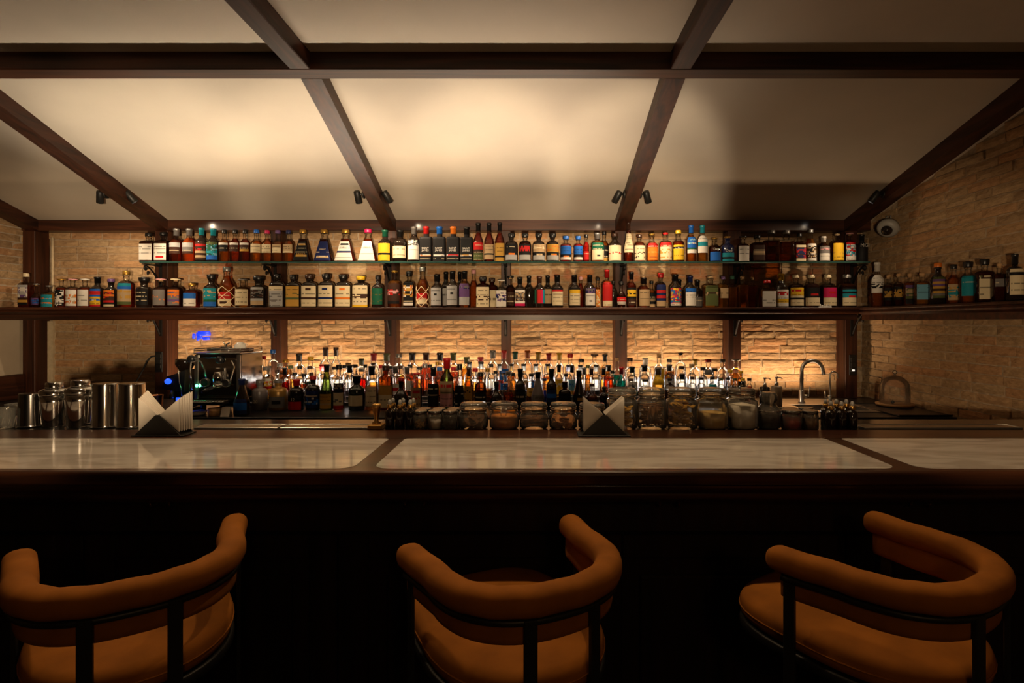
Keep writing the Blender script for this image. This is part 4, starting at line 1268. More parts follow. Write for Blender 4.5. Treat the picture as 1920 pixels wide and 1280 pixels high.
# power cable on the left brick
t = thing('power_cable', 'black cable looping down from the post over the left brick wall', 'cable', (PX(291, 4.72), 4.70, PZ(668, 4.72)))
m = MB(); m.tube([(-0.005, 0.06, 0), (-0.06, 0.06, -0.004), (-0.09, 0.05, -0.04), (-0.115, 0.04, -0.11), (-0.14, 0.0, -0.20), (-0.15, -0.06, -0.30), (-0.13, -0.12, -0.325), (-0.06, -0.22, -0.3325), (0.10, -0.34, -0.3325)], 0.006, 7); obj('cord', m, RUBBER, t)
m = MB(); m.box(-0.012, 0.008, 0.045, 0.075, -0.02, 0.02, 0.004); obj('plug', m, RUBBER, t)
# blue neon shape on the brick
t = thing('neon_sign', 'small glowing blue neon figure lying sideways on the brick wall', 'sign', (PX(376, 4.83), 4.838, PZ(629, 4.83)))
m = MB()
S = 0.00437
def ns(x, y): return (x * S, 0.0, -y * S)
m.tube([ns(-16, 1), ns(-12, 1)], 0.022, 8); m.tube([ns(-9, -3), ns(2, -2.5), ns(18, -3)], 0.016, 8); m.tube([ns(-8, 2), ns(0, 3), ns(2, 3)], 0.018, 8)
m.tube([ns(-7, 6), ns(-4, 8)], 0.014, 8); m.tube([ns(4, 6), ns(17, 5.5)], 0.012, 8); m.tube([ns(-6, -6), ns(17, -6.5)], 0.010, 8); m.tube([ns(-7, 0), ns(2, 0.5)], 0.018, 8)
m.v = [(p[0], p[1] * 0.4, p[2]) for p in m.v]
obj('glowing_tube', m, NEONB, t)
m = MB(); m.tube([(0.0, 0.02, 0.0), (0.0, 0.004, 0.0)], 0.006, 6); obj('bracket', m, BLACKM, t)
# little white ornament on the shelf edge
t = thing('shelf_ornament', 'small white cut-out lettering ornament before the red-dotted bottles', 'ornament', (PX(1547, 4.475), 4.475, ZS + 0.0006))
m = MB(); m.box(-0.05, 0.05, -0.006, 0.006, 0, 0.008, 0.001); obj('base', m, WHITECER, t)
for k in range(6):
    m = MB(); x = -0.040 + k * 0.016; hgt = (0.026, 0.020, 0.030, 0.024, 0.032, 0.022)[k]
    m.tube([(x, 0, 0.008), (x + 0.004, 0, hgt), (x + 0.010, 0, 0.012)], 0.0028, 6); obj('letter', m, WHITECER, t)

# ================================================================== things on the bar
# napkin holders: folded sheets standing crossed between two black triangles
def napkin_holder(px, lab, where, fan):
    Y = 2.30; X = PX(px, Y); z = ZC + 0.0008
    t = thing('napkin_holder', lab, 'napkin holder', (X, Y, z))
    hw = 0.092
    tri = [(-hw, 0.004), (hw, 0.004), (0.008, 0.084), (-0.008, 0.084)]
    m = MB(); m.extr(tri, -0.044, -0.040, 'y'); obj('front_plate', m, BLACKM, t)
    m = MB(); m.extr(tri, 0.040, 0.044, 'y'); obj('rear_plate', m, BLACKM, t)
    m = MB(); m.box(-hw - 0.012, hw + 0.012, -0.046, 0.046, 0, 0.004, 0.001); obj('base_plate', m, BLACKM, t)
    for side, sd in ((-1, 'left'), (1, 'right')):
        for k in range(6):
            y = -0.034 + k * 0.0125
            q = rn2.uniform(-0.002, 0.002)
            pts = [(side * 0.080, 0.012), (side * 0.080, 0.146 + q + (0.004 * k if fan else 0.0)), (side * 0.004, 0.080)]
            if side < 0: pts = pts[::-1]
            m = MB(); m.extr(pts, y, y + 0.0045, 'y'); m.extr([(p[0] * 0.99, p[1] + 0.001) for p in pts], y + 0.0055, y + 0.0095, 'y')
            o = obj('paper_napkin', m, PAPER, None, (X + side * (0.0025 * k if fan else 0), Y, z + 0.004))
            tag(o, '%s cream napkin from front in the %s fan of the %s' % (ordn[k], sd, where), 'napkin', 'napkins in the %s fan of the %s' % (sd, where))
rn2 = random.Random(5)
napkin_holder(308, 'black triangular napkin holder beside the steel shakers', 'napkin holder beside the shakers', True)
napkin_holder(1131, 'black triangular napkin holder in front of the glass jars', 'napkin holder before the jars', False)
# shakers
def tin(px, Y, w, top, name, label, kind):
    X = PX(px, Y); R = w / 2 * Y / F; H = PZ(top, Y) - ZL
    t = thing(name, label, 'shaker', (X, Y, ZL + 0.0006))
    if kind == 'tin':
        m = MB(); m.lathe([(R * 0.98, 0), (R, 0.004), (R * 1.0, 0.010), (R * 0.96, 0.014), (R * 0.90, H * .97), (R * 0.88, H)], 28, capt=True); obj('body', m, CHROME if 'dark' not in label else DARKSTEEL, t)
        m = MB(); m.tube([(R * 1.0 * math.cos(a * PI / 12), R * 1.0 * math.sin(a * PI / 12), 0.005) for a in range(24)], 0.0025, 6, closed=True); obj('rolled_rim', m, CHROME, t)
    else:
        hb = H * .70
        m = MB(); m.lathe([(R * .80, 0), (R * .84, 0.006), (R * 0.97, hb * .8), (R * 0.98, hb)], 28); obj('body', m, CHROME, t)
        m = MB(); m.lathe([(R, hb), (R * 1.02, hb + .006), (R, hb + .02), (R * .82, H * .84), (R * .60, H * .86)], 28); obj('strainer_top', m, CHROME, t)
        m = MB(); m.lathe([(R * .60, H * .855), (R * .62, H * .88), (R * .57, H * .985), (R * .50, H)], 24); obj('cap', m, CHROME, t)
tin(59, 2.50, 42, 737, 'shaker_tin', 'dark upturned shaker tin leftmost of the row on the bar', 'tin')
tin(102, 2.50, 46, 716, 'cobbler_shaker', 'steel cobbler shaker with small round cap beside the dark tin', 'cobbler')
tin(151, 2.50, 50, 712, 'cobbler_shaker', 'steel cobbler shaker with broad cap next to the upturned tins', 'cobbler')
tin(198, 2.49, 46, 718, 'shaker_tin', 'tall upturned steel shaker tin next to the broad cobbler shaker', 'tin')
tin(247, 2.49, 48, 718, 'shaker_tin', 'tall upturned steel shaker tin nearest to the napkin holder', 'tin')
for i, (px, Y, lab) in enumerate(((10, 2.46, 'cut glass tumbler at the far left end of the bar'), (29, 2.58, 'cut glass tumbler behind the dark shaker tin'))):
    t = thing('glass_tumbler', lab, 'glass', (PX(px, Y), Y, ZL + 0.0006))
    m = MB(); m.lathe([(0.030, 0), (0.034, 0.004), (0.038, 0.088), (0.036, 0.088), (0.031, 0.010), (0.001, 0.009)], 20, capt=False); obj('bowl', m, JARGLASS, t)
    m = MB()
    for k in range(10):
        a = k * PI / 5; m.tube([(0.0345 * math.cos(a), 0.0345 * math.sin(a), 0.006), (0.037 * math.cos(a + .3), 0.037 * math.sin(a + .3), 0.048)], 0.0018, 5)
    obj('cut_facets', m, JARGLASS, t)
# brass press
t = thing('brass_press', 'turned brass hand press with square foot on the bar ledge', 'press', (PX(706, 2.45), 2.45, ZL + 0.0006))
m = MB(); m.box(-0.031, 0.031, -0.031, 0.031, 0, 0.020, 0.003); obj('foot', m, BRASS, t)
m = MB(); m.lathe([(0.018, 0.020), (0.019, 0.026), (0.010, 0.032), (0.009, 0.045), (0.017, 0.088), (0.020, 0.098), (0.018, 0.105), (0.010, 0.108)], 20); obj('handle', m, BRASS, t)
# dropper bottles
def dropper(px, Y, top, label, group):
    X = PX(px, Y); H = PZ(top, Y) - ZL
    t = thing('dropper_bottle', label, 'dropper bottle', (X, Y, ZL + 0.0006), 0, group)
    m = MB(); m.lathe([(.0185, 0), (.0205, .003), (.0205, H * .58), (.018, H * .63), (.009, H * .68), (.009, H * .74)], 16); obj('glass_body', m, DARKG, t)
    m = MB(); m.lathe([(.0105, H * .70), (.0115, H * .71), (.0115, H * .82), (.010, H * .83)], 14); obj('collar', m, BRASS, t)
    m = MB(); m.lathe([(.0075, H * .83), (.0080, H * .90), (.0070, H * .96), (.004, H * .99), (.001, H)], 12); obj('rubber_bulb', m, GREYPL if True else 0, t)
for k, px in enumerate((731, 750, 769.5)): dropper(px, 2.435, 749, 'dark dropper bottle, %s of front three beside the brass press' % ordn[k], 'droppers beside the brass press')
for k, px in enumerate((737, 756, 775)): dropper(px, 2.50, 746, 'dark dropper bottle, %s of rear three beside the brass press' % ordn[k], 'droppers beside the brass press')
for k, px in enumerate((1558, 1578, 1598)): dropper(px, 2.435, 752, 'dark dropper bottle, %s of front three at right end of ledge' % ordn[k], 'droppers at the right end of the ledge')
for k, px in enumerate((1548, 1568, 1587)): dropper(px, 2.50, 748, 'dark dropper bottle, %s of rear three at right end of ledge' % ordn[k], 'droppers at the right end of the ledge')
# jars
CONT = {'coil': pbr('dried_citrus_dark', hexc(112, 72, 36), 0.7, noise=0.4, nscale=40), 'honey': pbr('orange_preserve', hexc(226, 140, 34), 0.4, noise=0.2, nscale=15), 'bark': pbr('bark_sticks', hexc(140, 94, 56), 0.8, noise=0.4, nscale=30),
        'slice': pbr('dried_orange_slice', hexc(206, 136, 66), 0.7, noise=0.35, nscale=50), 'peel': pbr('yellow_peel', hexc(222, 172, 62), 0.7, noise=0.3, nscale=25), 'tan': pbr('tan_powder', hexc(224, 190, 120), 0.95, noise=0.15, nscale=60),
        'white': pbr('white_powder', hexc(236, 230, 220), 0.95, noise=0.08, nscale=40), 'black': pbr('dark_seeds', hexc(34, 26, 22), 0.8, noise=0.5, nscale=120), 'nuts': pbr('pale_nuts', hexc(196, 160, 92), 0.7), 'chili': pbr('red_chili', hexc(190, 52, 18), 0.7, noise=0.35, nscale=50), 'spice': pbr('brown_spice', hexc(156, 116, 70), 0.9, noise=0.4, nscale=90)}
def heap(kind, R, H, mat, rng):
    """what fills a jar: loose slices, sticks, nuts or powder, kept inside radius R and height H"""
    m = MB()
    if kind in ('tan', 'white', 'honey'):
        pr = [(R, 0.0), (R, H * .84)] + [(R * q, H * (.84 + .10 * (1 - q))) for q in (.8, .5, .2)] + [(0.001, H * .94)]
        m.lathe(pr, 18, capt=False); return m
    if kind in ('black', 'chili', 'spice'):
        m.lathe([(R * .97, 0), (R * .97, H * .8), (R * .6, H * .86), (.001, H * .9)], 16, capt=False)
    n = {'coil': 16, 'bark': 64, 'slice': 24, 'peel': 90, 'nuts': 46, 'black': 40, 'chili': 46, 'spice': 40}[kind]
    for k in range(n):
        a = rng.uniform(0, 2 * PI); rr = R * math.sqrt(rng.random()) * .92; z = H * (0.10 + .82 * (k + .5) / n)
        x, y = rr * math.cos(a), rr * math.sin(a)
        if kind in ('coil', 'slice'):
            sub = MB(); rs = min(R * .42, .022); sub.lathe([(rs * .5, -.0012), (rs, -.0016), (rs, .0016), (rs * .5, .0012)], 12)
            sub.xf(Matrix.Translation((x * .62, y * .62, z)) @ Matrix.Rotation(rng.uniform(-.9, .9), 4, 'X') @ Matrix.Rotation(rng.uniform(-.7, .7), 4, 'Y')); m.add(sub.v, sub.f, 0, False)
        elif kind == 'bark':
            L = R * .72; th = rng.uniform(-.6, .6)
            if H > .08 and k % 2: m.tube([(x * .7, y * .7, z * .35), (x * .72 + .004, y * .7, min(z * .35 + H * .55, H))], .0056, 6)
            else: m.tube([(x * .4 - L * math.cos(th), y * .5 - L * .4 * math.sin(th), z), (x * .4 + L * math.cos(th), y * .5 + L * .4 * math.sin(th), z + .003)], .0035, 6)
        elif kind == 'peel':
            w0 = rng.uniform(0, 6); L = R * rng.uniform(.45, .7)
            m.tube([(x * .6 + L * .5 * math.cos(w0 + q * .9), y * .6 + L * .5 * math.sin(w0 + q * .9), z + .006 * math.sin(q * 1.3)) for q in range(4)], .0120, 6, rv=.0024)
        else:
            m.ball((x * 1.02, y * 1.02, z), .0055 if kind == 'nuts' else .0034, 6, 5)
    return m
def clip_jar(px, w, top, label, kind, fill, Y=2.465, group=None):
    X = PX(px, Y); R = w / 2 * Y / F; H = PZ(top, Y) - ZL
    rng = random.Random(int(px))
    t = thing('clip_top_jar', label, 'jar', (X, Y, ZL + 0.0006), 0, group)
    hs = H - 0.046
    pr = [(R * .82, 0), (R * .97, .005), (R, .014), (R, hs - .016), (R * .95, hs - .005), (R * .86, hs), (R * .86, hs + .012), (R * .90, hs + .014), (R * .90, hs + .018)]
    m = MB(); m.lathe(pr, 28, 3.0 if H > .14 else 2.0, capt=False, rnd=R * .92); obj('glass_body', m, JARGLASS, t)
    m = MB(); m.lathe([(R * .885, hs + .021), (R * .90, hs + .024), (R * .90, hs + .036), (R * .86, H - .003), (R * .60, H)], 28); obj('glass_lid', m, JARGLASS, t)
    m = MB(); m.tube([(R * .89 * math.cos(a * PI / 12), R * .89 * math.sin(a * PI / 12), hs + .0195) for a in range(24)], .0022, 6, closed=True); obj('rubber_seal', m, pbr('seal_rubber', hexc(150, 120, 90), .8) if 'seal_rubber' not in MATS else MATS['seal_rubber'], t)
    m = MB()
    m.tube([(R * .915 * math.cos(a * PI / 12), R * .915 * math.sin(a * PI / 12), hs + .008) for a in range(24)], .0013, 5, closed=True)
    m.tube([(R * .935 * math.cos(a * PI / 12), R * .935 * math.sin(a * PI / 12), hs + .028) for a in range(24)], .0013, 5, closed=True)
    for s in (-1, 1): m.tube([(s * .011, -R * .95, hs + .026), (s * .011, -R * .99, hs + .006), (s * .011, -R * .99, hs - .006)], .0014, 5)
    m.tube([(-.011, -R * .99, hs - .006), (.011, -R * .99, hs - .006)], .0014, 5)
    obj('wire_clip', m, CHROME, t)
    c = obj({'tan': 'powder', 'white': 'powder', 'honey': 'preserve'}.get(kind, 'dried_fruit' if kind in ('coil', 'slice', 'peel') else 'spice_sticks' if kind == 'bark' else 'seeds'), heap(kind, R * .90, (hs - .01) * fill, CONT[kind], rng), CONT[kind], t, (0, 0, 0.006))
    c['kind'] = 'stuff'
clip_jar(888, 55, 754, 'low clip-top jar of dark dried citrus, nearest to the small spice jars', 'coil', .85)
clip_jar(945.5, 55, 753, 'low clip-top jar full of orange preserve', 'honey', 1.0)
clip_jar(1001, 54, 754, 'low clip-top jar of brown bark sticks', 'bark', .85)
clip_jar(1056, 53, 754, 'low clip-top jar of dried orange slices beside the right napkin holder', 'slice', .75)
clip_jar(1110, 52, 755, 'low clip-top jar of dark pieces half hidden behind the napkin holder', 'coil', .7)
clip_jar(1166, 56, 727, 'tall clip-top jar of yellow brown peel partly behind the napkins', 'peel', .75)
clip_jar(1221.5, 54, 727, 'tall clip-top jar of dark cinnamon-like sticks', 'bark', .92)
clip_jar(1278, 55, 727, 'tall clip-top jar full of pale yellow peel', 'peel', 1.0)
clip_jar(1335, 55, 727, 'tall clip-top jar of tan powder', 'tan', .62)
clip_jar(1390.5, 54, 727, 'tall clip-top jar of white powder', 'white', .95)
def carafe(px, top, Y):
    t = thing('stoppered_jar', 'round-shouldered glass jar of dark seeds beside the white powder jar', 'jar', (PX(px, Y), Y, ZL + 0.0006))
    R = .049; H = PZ(top, Y) - ZL
    m = MB(); m.lathe([(R * .8, 0), (R, .006), (R, H * .48), (R * .93, H * .54), (R * .62, H * .66), (R * .60, H * .72), (R * .74, H * .80), (R * .74, H * .90), (R * .66, H * .96), (R * .55, H)], 26); obj('glass_body', m, JARGLASS, t)
    m = MB(); m.tube([(R * 1.0 * math.cos(a * PI / 12), R * 1.0 * math.sin(a * PI / 12), H * .50) for a in range(24)], .002, 5, closed=True); obj('wire_ring', m, CHROME, t)
    c = obj('seeds', heap('black', R * .92, H * .42, None, random.Random(2)), CONT['black'], t, (0, 0, .006)); c['kind'] = 'stuff'
carafe(1441, 735, 2.465)
def twist_jar(px, Y, w, top, label, kind, fill):
    X = PX(px, Y); R = w / 2 * Y / F; H = PZ(top, Y) - ZL
    t = thing('spice_jar', label, 'jar', (X, Y, ZL + 0.0006))
    m = MB(); m.lathe([(R * .9, 0), (R, .004), (R, H * .72), (R * .88, H * .82), (R * .88, H * .84)], 20, capt=False); obj('glass_body', m, JARGLASS, t)
    m = MB(); m.lathe([(R * .92, H * .82), (R * .95, H * .83), (R * .95, H * .96), (R * .90, H)], 24); obj('screw_lid', m, DARKSTEEL, t)
    c = obj('powder' if kind == 'white' else 'spice', heap(kind, R * .92, H * .70 * fill, None, random.Random(int(px))), CONT[kind], t, (0, 0, .004)); c['kind'] = 'stuff'
twist_jar(787.5, 2.44, 28, 769, 'small screw-lid jar of pale nuts next to the droppers', 'nuts', .72)
twist_jar(816, 2.44, 27, 769, 'small screw-lid jar of white powder between two spice jars', 'white', .98)
twist_jar(844.5, 2.44, 28, 769, 'small screw-lid jar of dark spice beside the low clip-top jars', 'black', .95)
twist_jar(796, 2.53, 27, 765, 'dark-lidded spice jar in second row behind the pale nuts', 'spice', .8)
twist_jar(823.5, 2.53, 26, 765, 'dark-lidded spice jar in second row behind the white powder', 'spice', .9)
twist_jar(850.5, 2.53, 26, 765, 'dark-lidded spice jar in second row behind the dark spice', 'black', .9)
twist_jar(1484, 2.44, 37, 768, 'small jar of orange-red chili beside the jar of dark seeds', 'chili', 1.0)
twist_jar(1518.5, 2.44, 30, 769, 'small jar of brown spice right of the chili jar', 'spice', .95)
twist_jar(1481, 2.545, 28, 764, 'small dark-lidded jar in second row behind the chili jar', 'spice', .9)
twist_jar(1511, 2.545, 28, 764, 'small dark-lidded jar in second row behind the brown spice', 'black', .9)

# ================================================================== back counter devices
# espresso machine
Ym = 3.92
mx0, mx1 = PX(366, Ym), PX(452, Ym); mc = (mx0 + mx1) / 2; hw = (mx1 - mx0) / 2
ztop = PZ(662, Ym)
t = thing('espresso_machine', 'polished steel espresso machine with green light on the back counter', 'coffee machine', (mc, Ym, ZW + 0.0006))
Hm = ztop - ZW
m = MB(); m.box(-hw, hw, 0.0, 0.31, 0.10, Hm - 0.004, 0.006); obj('body', m, DARKSTEEL, t)
m = MB(); m.box(-hw, -hw + 0.026, -0.012, 0.001, 0.10, Hm - 0.01, 0.003); m.box(hw - 0.026, hw, -0.012, 0.001, 0.10, Hm - 0.01, 0.003); obj('front_pillars', m, STEEL, t)
m = MB(); m.box(-hw + 0.026, hw - 0.026, -0.006, 0.001, 0.12, Hm - 0.03, 0.002); obj('front_panel', m, CHROME, t)
m = MB(); m.box(-hw - 0.004, hw + 0.004, -0.02, 0.315, Hm - 0.004, Hm + 0.004, 0.002); obj('cup_tray', m, STEEL, t)
m = MB()
for z in (0.016, 0.03): m.tube([(-hw, 0.30, Hm + z), (-hw, -0.012, Hm + z), (hw, -0.012, Hm + z), (hw, 0.30, Hm + z)], 0.0028, 6)
for x in (-hw, hw):
    for y in (-0.012, 0.30): m.tube([(x, y, Hm), (x, y, Hm + 0.032)], 0.0035, 6)
obj('cup_rail', m, CHROME, t)
m = MB(); m.box(-hw - 0.004, hw - 0.045, -0.15, 0.0, 0.075, 0.097, 0.004); m.box(-hw - 0.002, hw - 0.002, 0.0, 0.30, 0.06, 0.099, 0.004); obj('drip_tray', m, DARKSTEEL, t)
m = MB()
for k in range(13): m.tube([(-hw + 0.01 + k * 0.021, -0.145, 0.0992), (-hw + 0.01 + k * 0.021, -0.012, 0.0992)], 0.0024, 5)
obj('drip_grid', m, CHROME, t)
for sx in (-1, 1):
    for y in (0.03, 0.27):
        m = MB(); m.lathe([(0.018, 0.0), (0.020, 0.06)], 12, c=(sx * (hw - 0.04), y, 0)); obj('foot', m, BLACKPL, t)
m = MB(); m.lathe([(0.034, 0), (0.034, 0.05), (0.026, 0.06), (0.026, 0.075)], 18, c=(0.02, -0.035, Hm - 0.20)); m.box(-0.012, 0.052, -0.02, 0.0, Hm - 0.18, Hm - 0.10, 0.004); obj('group_head', m, CHROME, t)
m = MB(); m.lathe([(0.030, 0), (0.033, 0.028)], 18, c=(0.02, -0.035, Hm - 0.232)); m.tube([(0.02, -0.065, Hm - 0.22), (0.015, -0.10, Hm - 0.226)], 0.008, 8); obj('portafilter', m, CHROME, t)
m = MB(); m.tube([(0.015, -0.098, Hm - 0.226), (0.008, -0.15, Hm - 0.236), (0.004, -0.19, Hm - 0.245)], [0.010, 0.014, 0.012], 10); obj('portafilter_handle', m, BLACKPL, t)
for px, py in ((358, 673), (411, 675)):
    m = MB(); sub = MB(); sub.lathe([(0.024, 0), (0.027, 0.010), (0.024, 0.022), (0.008, 0.026)], 14); sub.xf(Matrix.Translation((PX(px, Ym - .02) - mc, -0.008, PZ(py, Ym - .02) - ZW)) @ Matrix.Rotation(PI / 2, 4, 'X')); obj('steam_knob', sub, BLACKPL, t)
for px, py, r in ((386, 717, 0.030), (425, 718, 0.028)):
    sub = MB(); sub.lathe([(r, 0), (r, 0.012), (r * .86, 0.014), (r * .84, 0.009), (0.001, 0.009)], 20, capt=False); sub.xf(Matrix.Translation((PX(px, Ym) - mc, -0.007, PZ(py, Ym) - ZW)) @ Matrix.Rotation(PI / 2, 4, 'X')); g = obj('pressure_gauge', sub, CHROME, t)
    sub = MB(); sub.lathe([(r * .84, 0), (r * .84, 0.002)], 20); sub.xf(Matrix.Translation((PX(px, Ym) - mc, -0.016, PZ(py, Ym) - ZW)) @ Matrix.Rotation(PI / 2, 4, 'X')); obj('dial', sub, BLACKPL, g)
m = MB(); m.tube([(0.115, -0.01, Hm - 0.05), (0.118, -0.05, Hm - 0.05), (0.14, -0.055, Hm - 0.09), (0.120, -0.06, Hm - 0.17), (0.124, -0.07, Hm - 0.20)], 0.005, 8); obj('steam_wand', m, CHROME, t)
m = MB(); m.tube([(-0.135, -0.01, Hm - 0.05), (-0.150, -0.06, Hm - 0.06), (-0.140, -0.09, Hm - 0.12), (-0.115, -0.10, Hm - 0.24)], 0.005, 8); obj('water_wand', m, CHROME, t)
m = MB(); m.ball((PX(371, Ym) - mc, -0.014, PZ(722.5, Ym) - ZW), 0.010, 12, 8); lg = obj('indicator_light', m, LEDG, t); lg['label'] = 'glowing green light'
lamp('coffee_machine_indicator_lamp', 'POINT', (PX(371, Ym), Ym - 0.03, PZ(723, Ym)), 0.12, (0.1, 1.0, 0.4), None, 0.012)
m = MB(); m.lathe([(0.030, 0), (0.030, 0.004)], 16, c=(-0.075, 0.05, 0)); m.xf(Matrix.Translation((0, 0, 0.0))); 
# things on top of the machine
zt = ZW + 0.0006 + Hm + 0.0046
o = thing('portafilter', 'spare portafilter with dark wooden handle lying on the coffee machine', 'portafilter', (mc - 0.010, Ym + 0.12, zt))
m = MB(); m.lathe([(0.030, 0.002), (0.036, 0.006), (0.038, 0.034), (0.034, 0.036)], 20); obj('filter_basket', m, DARKSTEEL, o)
m = MB(); m.tube([(-0.034, 0, 0.020), (-0.075, 0.0, 0.018), (-0.10, 0.0, 0.015), (-0.130, 0, 0.0135)], [0.007, 0.010, 0.013, 0.011], 10); obj('handle', m, BLACKPL, o)
m = MB(); m.tube([(0.0, 0, 0.036), (0.004, 0, 0.05), (0.028, -0.01, 0.062)], 0.006, 6); m.tube([(0.0, 0, 0.036), (-0.008, 0, 0.052), (-0.024, 0.01, 0.066)], 0.006, 6); obj('double_spout', m, CHROME, o)
o = thing('wooden_tray', 'dark wooden tray lying on top of the coffee machine', 'tray', (mc + 0.090, Ym + 0.13, zt))
m = MB(); m.box(-0.055, 0.060, -0.07, 0.07, 0.0, 0.022, 0.004); obj('tray_body', m, WX, o); m = MB(); m.box(-0.044, 0.054, -0.064, 0.064, 0.022, 0.026, 0.001); obj('mat', m, BLACKPL, o)
o = thing('espresso_cup', 'white espresso cup upside down on the tray above the coffee machine', 'cup', (mc + 0.100, Ym + 0.10, zt + 0.0266))
m = MB(); m.lathe([(0.040, 0.0), (0.040, 0.004), (0.036, 0.020), (0.024, 0.036), (0.018, 0.038), (0.018, 0.041)], 22); obj('bowl', m, WHITECER, o)
m = MB(); m.tube([(0.035, 0, 0.012), (0.052, 0, 0.014), (0.050, 0, 0.026), (0.030, 0, 0.030)], 0.0035, 6); obj('handle', m, WHITECER, o)
# grinder
Yg = 3.94
gx0 = PX(336, Yg)
t = thing('coffee_grinder', 'black coffee grinder with blue lit display left of the espresso machine', 'grinder', (gx0, Yg, ZW + 0.0006))
m = MB(); m.box(-0.070, 0.064, -0.02, 0.16, 0, 0.03, 0.006); m.box(-0.055, 0.055, 0.02, 0.15, 0.03, 0.24, 0.010); obj('body', m, BLACKPL, t)
m = MB(); m.extr([(-0.105, 0.175), (-0.085, 0.165), (0.050, 0.145), (0.062, 0.30), (-0.005, 0.272), (-0.065, 0.255)], -0.03, 0.12, 'y'); obj('grinding_head', m, BLACKPL, t)
m = MB(); m.lathe([(0.035, 0.28), (0.062, 0.33), (0.062, 0.36), (0.058, 0.37)], 18, c=(0.0, 0.07, 0)); obj('hopper', m, DARKG, t)
m = MB(); m.ball((-0.055, -0.034, 0.220), 0.022, 12, 8, sz=0.9); g = obj('round_light', m, LEDB, t); g['label'] = 'glowing blue round light'
m = MB(); m.box(0.0, 0.062, -0.040, -0.028, 0.062, 0.108, 0.003); m.box(-0.006, 0.066, -0.031, -0.0, 0.03, 0.115, 0.004, mi=1); g = obj('display', m, [LEDB, BLACKPL], t); g['label'] = 'glowing blue display'
lamp('grinder_display_lamp', 'POINT', (gx0 + 0.04, Yg - 0.06, ZW + 0.085), 0.10, (0.03, 0.12, 1.0), None, 0.015)
m = MB(); m.tube([(-0.02, -0.04, 0.155), (-0.02, -0.055, 0.12), (-0.015, -0.055, 0.105)], 0.014, 10); obj('chute', m, BLACKPL, t)
m = MB(); m.tube([(0.015, -0.03, 0.29), (0.035, -0.055, 0.22), (0.058, -0.06, 0.125)], 0.004, 7); obj('fork_rod', m, STEEL, t)
# copper mug, saucers, wooden box, cards
o = thing('copper_mug', 'dull copper mug behind the left napkin holder', 'mug', (PX(290, 3.95), 3.95, ZW + 0.0006))
m = MB(); m.lathe([(0.040, 0), (0.044, 0.004), (0.052, 0.118), (0.054, 0.121), (0.049, 0.118), (0.041, 0.006), (0.001, 0.005)], 22, capt=False); obj('bowl', m, COPPER, o)
m = MB(); m.tube([(-0.046, 0, 0.095), (-0.078, 0, 0.085), (-0.076, 0, 0.045), (-0.044, 0, 0.035)], 0.005, 7); obj('handle', m, BRASS, o)
for k in range(3):
    o = tag(obj('saucer', (lambda m: (m.lathe([(0.03, 0), (0.034, 0.002), (0.060, 0.012), (0.060, 0.014), (0.03, 0.005), (0.001, 0.004)], 24, capt=False), m)[1])(MB()), WHITECER, None, (PX(372, 3.83), 3.83, ZW + 0.001 + k * 0.0082)), 'white saucer in the stack before the coffee machine, %s' % ('lowest', 'middle one', 'topmost')[k], 'saucer', 'stacked saucers')
o = thing('wooden_tub', 'pale round wooden tub right of the saucers on the back counter', 'tub', (PX(402, 3.80), 3.80, ZW + 0.0006))
m = MB(); m.lathe([(0.034, 0), (0.036, 0.003), (0.040, 0.054), (0.036, 0.054), (0.033, 0.006), (0.001, 0.005)], 20, capt=False); obj('bowl', m, LIGHTWOOD, o)
m = MB(); m.tube([(0.0385 * math.cos(a * PI / 10), 0.0385 * math.sin(a * PI / 10), 0.036) for a in range(20)], 0.002, 5, closed=True); obj('hoop', m, BRASS, o)
o = thing('folded_card', 'small folded cream card with red print beside the wooden tub', 'card', (PX(424.5, 3.80), 3.80, ZW + 0.0006), 0.1)
m = MB(); m.extr([(-0.028, 0), (-0.026, 0), (0.0, 0.058), (0.026, 0), (0.028, 0), (0.001, 0.062), (-0.001, 0.062)], -0.028, 0.028, 'x'); obj('card_paper', m, PAPER, o)
m = MB(); m.box(-0.018, 0.010, -0.0275, -0.0265, 0.014, 0.022); m.box(-0.018, 0.018, -0.0275, -0.0265, 0.028, 0.034); m.v = [(p[0], p[1] * (1 - p[2] / 0.064), p[2]) for p in m.v]; obj('red_print', m, CAPM['R'], o)
# sink, taps, soap
sx0, sx1, sy0, sy1 = bx
t = thing('sink', 'stainless steel sink with drainboard set in the back counter', 'sink', ((sx0 + sx1) / 2, 4.16, ZW))
o_ = ((sx0 + sx1) / 2, 4.16, ZW); zz = 0.0008
m = MB()
X0, X1 = PX(1456, 4.3), PX(1600, 4.3)
for a in ((X0, sx0 + 0.004, 3.95, 4.62), (sx1 - 0.004, X1, 3.95, 4.62), (sx0 + 0.004, sx1 - 0.004, 3.95, sy0 + 0.004), (sx0 + 0.004, sx1 - 0.004, sy1 - 0.004, 4.62)): m.box(*a, ZW + zz, ZW + 0.005, 0.001)
obj('drainboard', rel(m, o_), STEEL, t)
m = MB()
for a in ((sx0 + 0.004, sx0 + 0.007, sy0 + .004, sy1 - .004), (sx1 - 0.007, sx1 - 0.004, sy0 + .004, sy1 - .004), (sx0 + .007, sx1 - .007, sy0 + .004, sy0 + .007), (sx0 + .007, sx1 - .007, sy1 - .007, sy1 - .004)): m.box(*a, ZW - 0.16, ZW + 0.001)
m.box(sx0 + .007, sx1 - .007, sy0 + .007, sy1 - .007, ZW - 0.16, ZW - 0.155); obj('basin', rel(m, o_), STEEL, t)
Yf = 4.42; fx = PX(1503, Yf); fh = PZ(672, Yf) - ZW - 0.006
t = thing('kitchen_tap', 'tall steel gooseneck tap beside the sink', 'tap', (fx, Yf, ZW + 0.0056))
